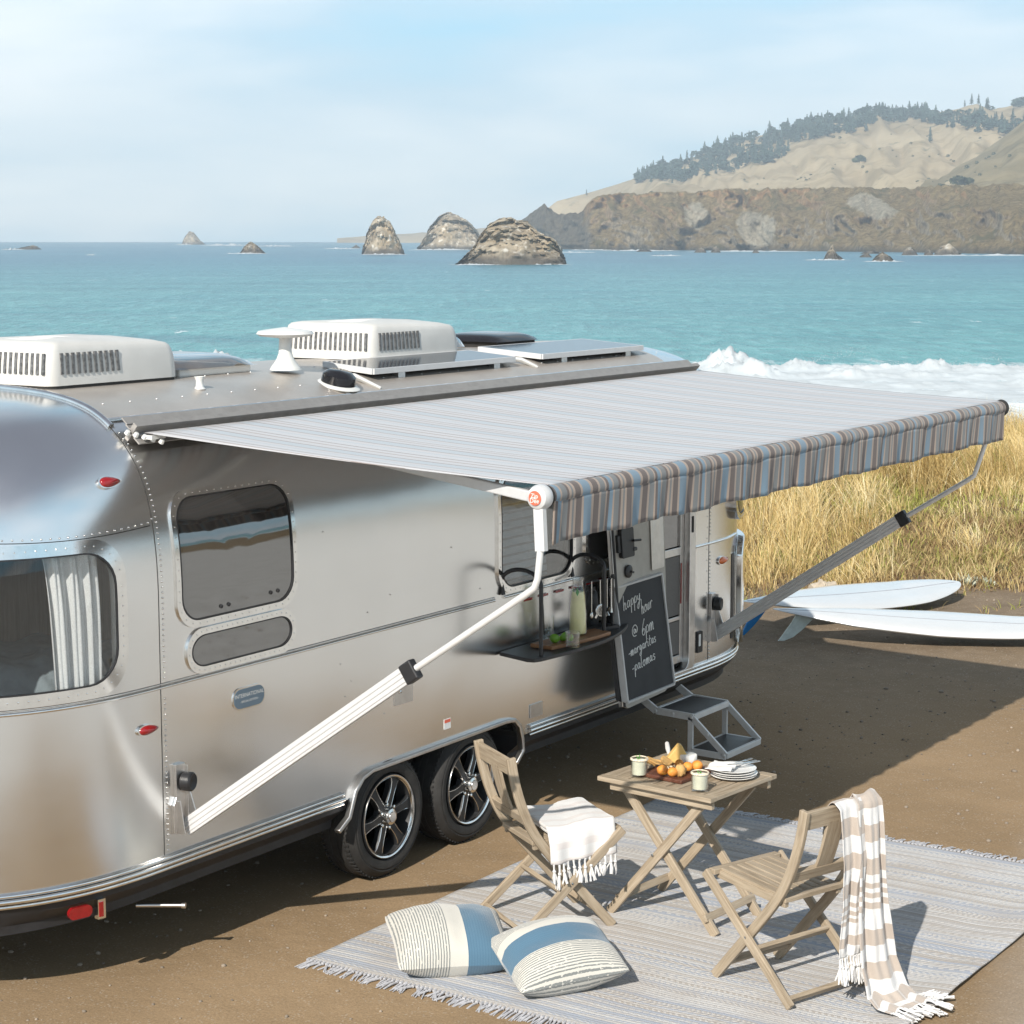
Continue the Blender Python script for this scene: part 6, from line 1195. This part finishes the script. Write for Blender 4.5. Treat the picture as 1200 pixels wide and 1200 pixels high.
# ---- folding chairs
def make_chair(label, p, a):
    o = thing('folding_chair', label, 'chair', p, a, 'weathered folding chairs on the rug'); pst = [(-.345, 1.0), (-.325, .88), (-.285, .74), (-.225, .60), (-.145, .48), (-.03, .34), (.10, .19), (.265, .0)]
    T = M['teak']; py = .222; ly = .262
    PS = [( _cr(i, t / 3, [q[0] for q in pst]), _cr(i, t / 3, [q[1] for q in pst])) for i in range(len(pst) - 1) for t in range(3)] + [pst[-1]]
    def px(z): return float(np.interp(z, [q[1] for q in PS[::-1]], [q[0] for q in PS[::-1]]))
    for s in (-1, 1):
        b = MB(); b.sweep([(x, s * py, z) for x, z in PS], .026, .052, (0, 1, 0)); b.build('back_post', T, o, local=True, bevel=.004)
        b = MB(); b.bar((.305, s * ly, .548), (-.315, s * ly, .012), .026, .050, (0, 0, 1)); b.build('leg', T, o, local=True, bevel=.006)
    def rail(z, h, nm, th=.022, off=0.0, w_=2 * py - .02):
        b = MB(); x = px(z); x2 = px(z + .02); up = Vector((x2 - x, 0, .02)).normalized(); b.bar((x + off, -w_ / 2, z), (x + off, w_ / 2, z), th, h, up); b.build(nm, T, o, local=True, bevel=.003)
    rail(.945, .095, 'top_rail'); rail(.645, .062, 'lower_rail', .03)
    b = MB(); b.sweep([(px(z) - .004, 0, z) for z in np.linspace(.66, .92, 7)], .115, .016, (0, 1, 0)); b.build('back_splat', T, o, local=True, bevel=.003)
    b = MB()
    for s in (-1, 1): b.bar((-.20, s * .185, .492), (.285, s * .185, .528), .028, .042)
    for k in range(7): y = -.165 + k * .055; b.bar((-.165, y, .520), (.265, y, .552), .047, .016)
    b.bar((.285, -.235, .545), (.285, .235, .545), .045, .028); b.bar((-.185, -.205, .512), (-.185, .205, .512), .05, .026); b.build('seat', T, o, local=True, bevel=.003)
    for x, z, nm in ((-.285, .04, 'stretcher'), (-.06, .235, 'stretcher')):
        b = MB(); b.bar((x, -ly, z), (x, ly, z), .024, .042, (-.6, 0, .7)); b.build(nm, T, o, local=True, bevel=.003)
    b = MB(); b.bar((.175, -py, .10), (.175, py, .10), .024, .038, (.6, 0, .7)); b.build('stretcher', T, o, local=True, bevel=.003)
    b = MB()
    for s in (-1, 1): b.lathe([(.007, -.002), (.007, .003), (0, .005)], (-.005, s * (ly + .013), .285), (0, s, 0), 8)
    b.build('pivot_bolt', M['steel'], o, local=True); return o
CLP, CLA = (1.755, -1.235, RZ0), -.574; CRP, CRA = (1.608, -2.717, RZ0), 1.243
ca = make_chair('weathered folding chair nearest the trailer wheels, folded towel on its seat', CLP, CLA)
cb_ = copy_tree(ca); cb_.location = CRP; cb_.rotation_euler = (0, 0, CRA); tag(cb_, 'weathered folding chair with long striped towel over its back', 'chair', 'weathered folding chairs on the rug')
def loc2(p, a): 
    R = Matrix.Translation(Vector(p)) @ Matrix.Rotation(a, 4, 'Z'); return lambda x, y, z: R @ Vector((x, y, z))
def tassels(b, pts, dirs, L, seed, r=.006):
    rd = random.Random(seed)
    for p, d in zip(pts, dirs):
        p, d = Vector(p), Vector(d).normalized(); l = L * rd.uniform(.8, 1.15); sw = Vector((rd.gauss(0, .12), rd.gauss(0, .12), rd.gauss(0, .05))); q = p + (d + sw * .4) * l * .38; b.tube([p, p.lerp(q, .5) + Vector((rd.gauss(0, .003),) * 3), q], [r * .85, r * .7, r * .8], 6); b.blob(q, (r * 1.5, r * 1.5, r * 1.4), rd.random() * 9, .2, 1)
        for j in range(5):
            e = q + (d + sw + Vector((rd.gauss(0, .16), rd.gauss(0, .16), rd.gauss(0, .10)))).normalized() * l * .68; e.z = max(e.z, .02); b.tube([q, q.lerp(e, .55) + Vector((rd.gauss(0, .003), rd.gauss(0, .003), 0)), e], [r * .6, r * .75, r * .45], 5)
# folded towel on the seat of the chair by the wheels; its fringe falls over the near side
G = loc2(CLP, CLA); tw = thing('towel', 'white fringed towel folded on the seat of the chair by the wheels', 'towel', G(.05, 0, .56)); b = MB()
def pad(u, v):
    """u along the seat depth, v from the far side over the near edge"""
    x = -.13 + .40 * u; s = v * .60; y = .19 - s; z = .60 + .012 * math.sin(u * 9 + v * 3) * .5 + .006 * fnoise(u * 5, v * 5, 2, 3) + .02 * (u - .3)
    if s > .40:
        k = s - .40; z -= .02 * smooth(0, .05, k) + max(0, k - .02) * .95; y = .19 - .40 - .06 * (1 - math.exp(-k * 14)) - .012 * math.sin(u * 16) * min(1, k * 8)
    return G(x, y, z)
b.grid(pad, 30, 44, gr=lambda u, v: (v * .60, u * .4, 0)); q = b.build('towel_cloth', M['towel_light'], tw, smooth=180, thick=.014)
b = MB()
def pad2(u, v): p = pad(u * .97 + .015, .02 + v * .64); return p - Vector((0, 0, .022))
b.grid(pad2, 24, 24, gr=lambda u, v: (v * .6 + .1, u * .4, 0)); b.build('lower_fold', M['towel_light'], tw, smooth=180, thick=.014)
b = MB(); ps = [pad((k + .5) / 13, 1.0) for k in range(13)]; tassels(b, ps, [(0.02, -.05, -1)] * 13, .115, 4, .0075); b.build('fringe', M['tassel'], q, smooth=60, fix=False)
# long towel over the back of the other chair
H = loc2(CRP, CRA); tl = thing('towel', 'long beige and white striped towel draped over a chair back to the rug', 'towel', H(-.4, -.15, .5))
def sheet(rows, nfold, amp, seed):
    """rows: (v, u, yl, yr, z) in the chair's frame"""
    V = [r[0] for r in rows]
    def f(s, v):
        g = lambda k: interp(v, V, [r[k] for r in rows]); u, yl, yr, z = g(1), g(2), g(3), g(4); fall = smooth(.10, .35, v) * smooth(1.03, .9, v) * .75 + .25
        w_ = math.sin(s * nfold * 6.283 + seed + .5 * math.sin(v * 3 + seed)) + .45 * math.sin(s * nfold * 13.1 + seed * 2 + v * 1.5); y = yl + (yr - yl) * s
        return H(u - amp * fall * w_ - .012 * fnoise(s * 3, v * 4, seed, 3), y + .010 * w_ * fall, z + (.012 * abs(w_) if z < .06 else 0) + (0.010 * math.sin(s * 7 + seed) if v < .12 else 0))
    return f
A = sheet([(0, -.285, .045, -.20, .80), (.09, -.31, .04, -.20, .97), (.13, -.348, .035, -.20, 1.02), (.17, -.392, .03, -.19, .985), (.4, -.425, .03, -.165, .72), (.7, -.44, .055, -.14, .45), (1, -.45, .075, -.12, .255)], 1.7, .017, 1.0)
B = sheet([(0, -.285, -.10, -.262, .82), (.07, -.31, -.10, -.262, .97), (.10, -.348, -.10, -.26, 1.03), (.13, -.400, -.09, -.26, .99), (.32, -.435, -.07, -.255, .72), (.52, -.455, -.05, -.265, .45), (.70, -.49, -.03, -.30, .20), (.80, -.545, -.02, -.325, .065), (.86, -.60, -.02, -.335, .026), (1.0, -.70, -.03, -.365, .022)], 1.6, .02, 2.6)
b = MB(); b.grid(A, 46, 80, gr=lambda s, v: (v * 1.10, s * .3, 0)); q1 = b.build('upper_fold', M['towel'], tl, smooth=180, thick=.004)
b = MB(); b.grid(B, 46, 110, gr=lambda s, v: (v * 1.42 + .11, s * .3, 0)); q2 = b.build('lower_fold', M['towel'], tl, smooth=180, thick=.004)
b = MB(); tassels(b, [A((k + .5) / 11, 1.0) for k in range(11)], [(0.0, -.1, -1)] * 11, .125, 7, .0075); b.build('fringe', M['tassel'], q1, smooth=60, fix=False)
b = MB(); dd = (H(-.75, -.25, 0) - H(-.6, -.22, 0)); tassels(b, [B((k + .5) / 16, 1.0) for k in range(16)], [(dd.x, dd.y, -.02)] * 16, .11, 9, .0075); tassels(b, [B(1.0, .86 + .13 * k / 6) for k in range(7)], [tuple(H(-.62, -.42, 0) - H(-.6, -.3, 0))] * 7, .09, 12, .007); b.build('fringe', M['tassel'], q2, smooth=60, fix=False)
# ---- folding table
TC, TA, TW_, TD, TH = (2.26, -1.80, RZ0), -.10, .66, .75, .79
tb = thing('folding_table', 'square slatted folding table with crossed legs set with food and drinks', 'table', TC, TA); T = M['teak']; b = MB()
for s in (-1, 1): b.bar((s * (TW_ / 2 - .03), -TD / 2, TH - .013), (s * (TW_ / 2 - .03), TD / 2, TH - .013), .06, .026)
for k in range(9):
    y = -TD / 2 + .04 + k * (TD - .08) / 8; b.bar((-TW_ / 2 + .062, y, TH - .013), (TW_ / 2 - .062, y, TH - .013), .072 if 0 < k < 8 else .078, .024)
b.build('tabletop', T, tb, local=True, bevel=.003)
for s in (-1, 1):
    b = MB(); b.bar((s * (TW_ / 2 - .05), -TD / 2 + .015, TH - .052), (s * (TW_ / 2 - .05), TD / 2 - .06, TH - .052), .03, .045); b.build('apron', T, tb, local=True, bevel=.005)
    for (y0, y1, off) in ((.345, -.27, .0), (-.345, .27, .03)):
        x = s * (.245 - off); b = MB(); b.bar((x, y0, .0), (x, y1, TH - .06), .026, .052, (0, 0, 1)); b.build('leg', T, tb, local=True, bevel=.004)
    b = MB(); b.lathe([(.008, 0), (.008, .004), (0, .006)], (s * .262, .045, .385), (s, 0, 0), 8); b.build('pivot_bolt', M['steel'], tb, local=True)
for y, z in ((.29, .09), (-.29, .09)):
    b = MB(); b.bar((-.245, y, z), (.245, y, z), .024, .042, (0, .5, 1)); b.build('stretcher', T, tb, local=True, bevel=.004)
TZ = TH + RZ0 + .001
def tw_(px, py, dz=0.0): p = W(px, py, 2, TZ + dz); return (p.x, p.y, TZ)
def margarita(label, px, py, leaf):
    o = thing('margarita_glass', label, 'drink', tw_(px, py)); r, h = .047, .105; b = MB(); b.lathe([(0, .004), (r * .93, .004), (r, .012), (r, h), (r - .004, h), (r - .005, .016), (0, .010)], (0, 0, 0), (0, 0, 1), 32); b.build('glass_wall', M['drinkglass'], o, local=True, smooth=50)
    b = MB(); b.lathe([(0, .0105), (r - .0055, .0165), (r - .0052, h - .012), (0, h - .012)], (0, 0, 0), (0, 0, 1), 28); b.build('margarita', M['marg'], o, local=True, smooth=40)
    b = MB(); b.lathe([(r - .006, h - .001), (r - .002, h + .003), (r + .003, h), (r + .003, h - .008)], (0, 0, 0), (0, 0, 1), 40, cap=False); b.build('salt_rim', M['salt'], o, local=True, smooth=60)
    b = MB()
    for q, a, t in leaf: 
        d = Vector((math.cos(a), math.sin(a), t)).normalized(); s = d.cross(Vector((.3, -.9, .2))).normalized(); c_ = Vector(q); b.add([c_, c_ + d * .014 + s * .010, c_ + d * .034, c_ + d * .014 - s * .010], [(0, 1, 2, 3)])
    b.build('mint_sprig', M['mint'], o, local=True, thick=.0015); return o
margarita('pale margarita with upright mint leaf at the left table corner', 749, 910, [((0, 0, .095), .4, 1.6), ((.006, .005, .09), 1.5, 1.2), ((-.005, 0, .092), 3.0, 1.5)]); margarita('pale margarita with flat garnish at the front table corner', 820, 927, [((0, 0, .094), .2, .2), ((.01, .008, .094), 1.0, .3)])
bo = thing('serving_board', 'dark walnut serving board holding cheese and apricots on the table', 'cutting board', (2.245, -1.745, TZ), -.10); b = MB(); b.box((0, 0, .011), (.34, .29, .022)); b.build('board', M['walnut'], bo, local=True, bevel=.005); BT = TZ + .023
def bp(px, py, z=.0): p = W(px, py, 2, BT + z); return (p.x, p.y, BT)
p = bp(806, 893); o = thing('white_cheese', 'small white rinded cheese wheel beside the golden wedge on the board', 'cheese', p); b = MB(); b.lathe([(0, 0), (.046, 0), (.052, .006), (.052, .042), (.047, .048), (0, .049)], (0, 0, 0), (0, 0, 1), 36); b.build('rind', M['brie'], o, local=True, smooth=50)
p = bp(792, 893); o = thing('cheese_wedge', 'golden cheese wedge standing on its edge at the back of the board', 'cheese', p, -.9); b = MB(); b.prism([(-.075, 0), (.075, 0), (.068, .03), (.03, .10), (.012, .105)], -.024, .024, mapf=lambda x, z, y: Vector((x, y * (1 - .0 * z), z))); b.build('wedge', M['cheese'], o, local=True, bevel=.004)
for i, (px, py, r, half, lab) in enumerate([(776, 908, .030, 1, 'halved apricot at the left front of the board'), (788, 910, .028, 1, 'upright apricot half next to the leftmost apricot'), (806, 904, .029, 0, 'whole apricot nearest the white cheese wheel'), (817, 903, .031, 0, 'largest whole apricot at the right front of the board'), (796, 899, .024, 0, 'whole apricot tucked between the bread and the wedge')]):
    p = bp(px, py); o = thing('apricot', lab, 'apricot', p, i * 1.3, 'apricots on the board'); b = MB(); b.blob((0, 0, r * .92), (r, r * 1.02, r * .93), i, .06, 3); b.build('fruit', M['apricot'], o, local=True, smooth=180)
    if half: b = MB(); b.lathe([(0, .004), (r * .8, .003), (r * .9, -.004)], (-.004, -r * .55, r * 1.05), (-.35, -.8, .45), 20); b.build('cut_flesh', M['apricotflesh'], o, local=True, smooth=60)
p = bp(797, 909); o = thing('bread_roll', 'golden toasted bread wedge in the middle of the apricots', 'bread', p, .6); b = MB(); b.blob((0, 0, .030), (.034, .030, .036), 3, .35, 3); b.build('crust', M['bread'], o, local=True, smooth=180)
for i, (px, py, a, t, lab) in enumerate([(763, 897, .3, .35, 'large ragged cracker leaning out over the board edge by the mint drink'), (770, 898, 1.0, .2, 'ragged cracker lying next to the large leaning one'), (781, 897, .2, .5, 'orange cracker propped before the golden cheese wedge')]):
    p = bp(px, py); o = thing('cracker', lab, 'cracker', p, a, 'crackers on the board'); b = MB(); rd = random.Random(i); n = 14; po = [(.055 * math.cos(k / n * 6.283) * rd.uniform(.8, 1.1), .038 * math.sin(k / n * 6.283) * rd.uniform(.8, 1.1)) for k in range(n)]; b.prism(po, 0, .006, mapf=lambda x, y, h: Vector((x, y * math.cos(t), .022 + y * math.sin(t) + h + .006 * math.sin(x * 60)))); b.build('crumb', M['bread'], o, local=True)
rd = random.Random(5); p0 = Vector(bp(789, 901))
for k in range(16):
    b = MB(); q = p0 + Vector((rd.uniform(-.035, .035), rd.uniform(-.03, .03), .006 + .004 * rd.random())); b.blob(q, (.012, .007, .006), k, .1, 1, rot=rd.random() * 3); tag(b.build('almond', M['nut'], smooth=180), 'pale almond lying between the apricots and the cheese', 'almond', 'almonds scattered on the board')
p = Vector(bp(783, 889)); o = thing('cheese_knife', 'cheese knife with pale handle resting at the back of the board', 'knife', p, 0); b = MB(); b.tube([(-.01, -.01, .03), (.03, .02, .05), (.075, .05, .066)], [.009, .014, .012], 10); b.build('handle', M['bone'], o, local=True, smooth=60); b = MB(); b.bar((-.01, -.01, .03), (-.10, -.075, .006), .024, .002); b.build('blade', M['steel'], o, local=True)
p = tw_(861, 912); PP = Vector((2.36, -2.035, TZ))
for k in range(4):
    o = MB(); dx, dy = [(0, 0), (.004, -.003), (-.004, .003), (.003, .004)][k]; o.lathe([(0, .0), (.075, .0), (.082, .004), (.122, .013), (.128, .017), (.126, .018), (.08, .008), (0, .006)], (PP.x + dx, PP.y + dy, TZ + k * .0125), (0, 0, 1), 48); q = o.build('plate', M['ceramic'], smooth=50)
    tag(q, ['bottom white plate of the stack at the table corner', 'second lowest white plate of the stack', 'second white plate from the top of the stack', 'top white plate of the stack, under the napkin and forks'][k], 'plate', 'stacked white plates')
PT = TZ + .0375 + .014
def nap(u, v):
    s, t = 2 * u - 1, 2 * v - 1; w_ = math.sin(u * 11 + v * 2) * .007 + math.sin(v * 7 + 1) * .004; return Vector((PP.x - .045 + .085 * s - .02 * t, PP.y + .045 + .07 * t + .015 * s, PT + .014 + w_ + .018 * (1 - s * s) * (1 - t * t) - .018 * max(0, -s - .6)))
b = MB(); b.grid(nap, 24, 18); tag(b.build('napkin', M['linen'], smooth=180, thick=.004), 'crumpled white napkin lying on the top plate', 'napkin')
for i, (a, off) in enumerate(((-.5, .0), (-.35, .022), (-.65, -.02))):
    o = thing('fork', ['middle fork of three lying across the napkin', 'fork lying nearest the right rim of the top plate', 'fork lying nearest the front rim of the top plate'][i], 'fork', (PP.x + .04 + off * .5, PP.y - .03 + off, PT + .022 + .002 * i), a, 'forks on the top plate'); b = MB(); b.bar((-.10, 0, .004), (.03, 0, 0), .007, .0025); b.build('handle', M['steel'], o, local=True); b = MB(); b.bar((.03, 0, 0), (.055, 0, .001), .020, .0025)
    for y in (-.008, -.0027, .0027, .008): b.bar((.055, y, .001), (.095, y, .006), .003, .002)
    b.build('tines', M['steel'], o, local=True)
# ---- floor cushions
pillow('floor_pillow', 'striped woven pillow with a wide blue band, lying behind the other pillow', (.875, -1.165, .14), basis((RT.x * .97 + .22 * HD.x, RT.y * .97 + .22 * HD.y, -.03), (-HD.x * .24, -HD.y * .24, 1)) @ Matrix.Diagonal((1, .84, 1)), .315, .165, 'pillow_a')
pillow('floor_pillow', 'ribbed pillow with a blue band across its middle, lying in front', (.965, -1.77, .150), basis((-HD.x * .93 + RT.x * .34, -HD.y * .93 + RT.y * .34, -.20), (-HD.x * .25, -HD.y * .25, 1)) @ Matrix.Diagonal((.9, 1, 1)), .30, .16, 'pillow_b')
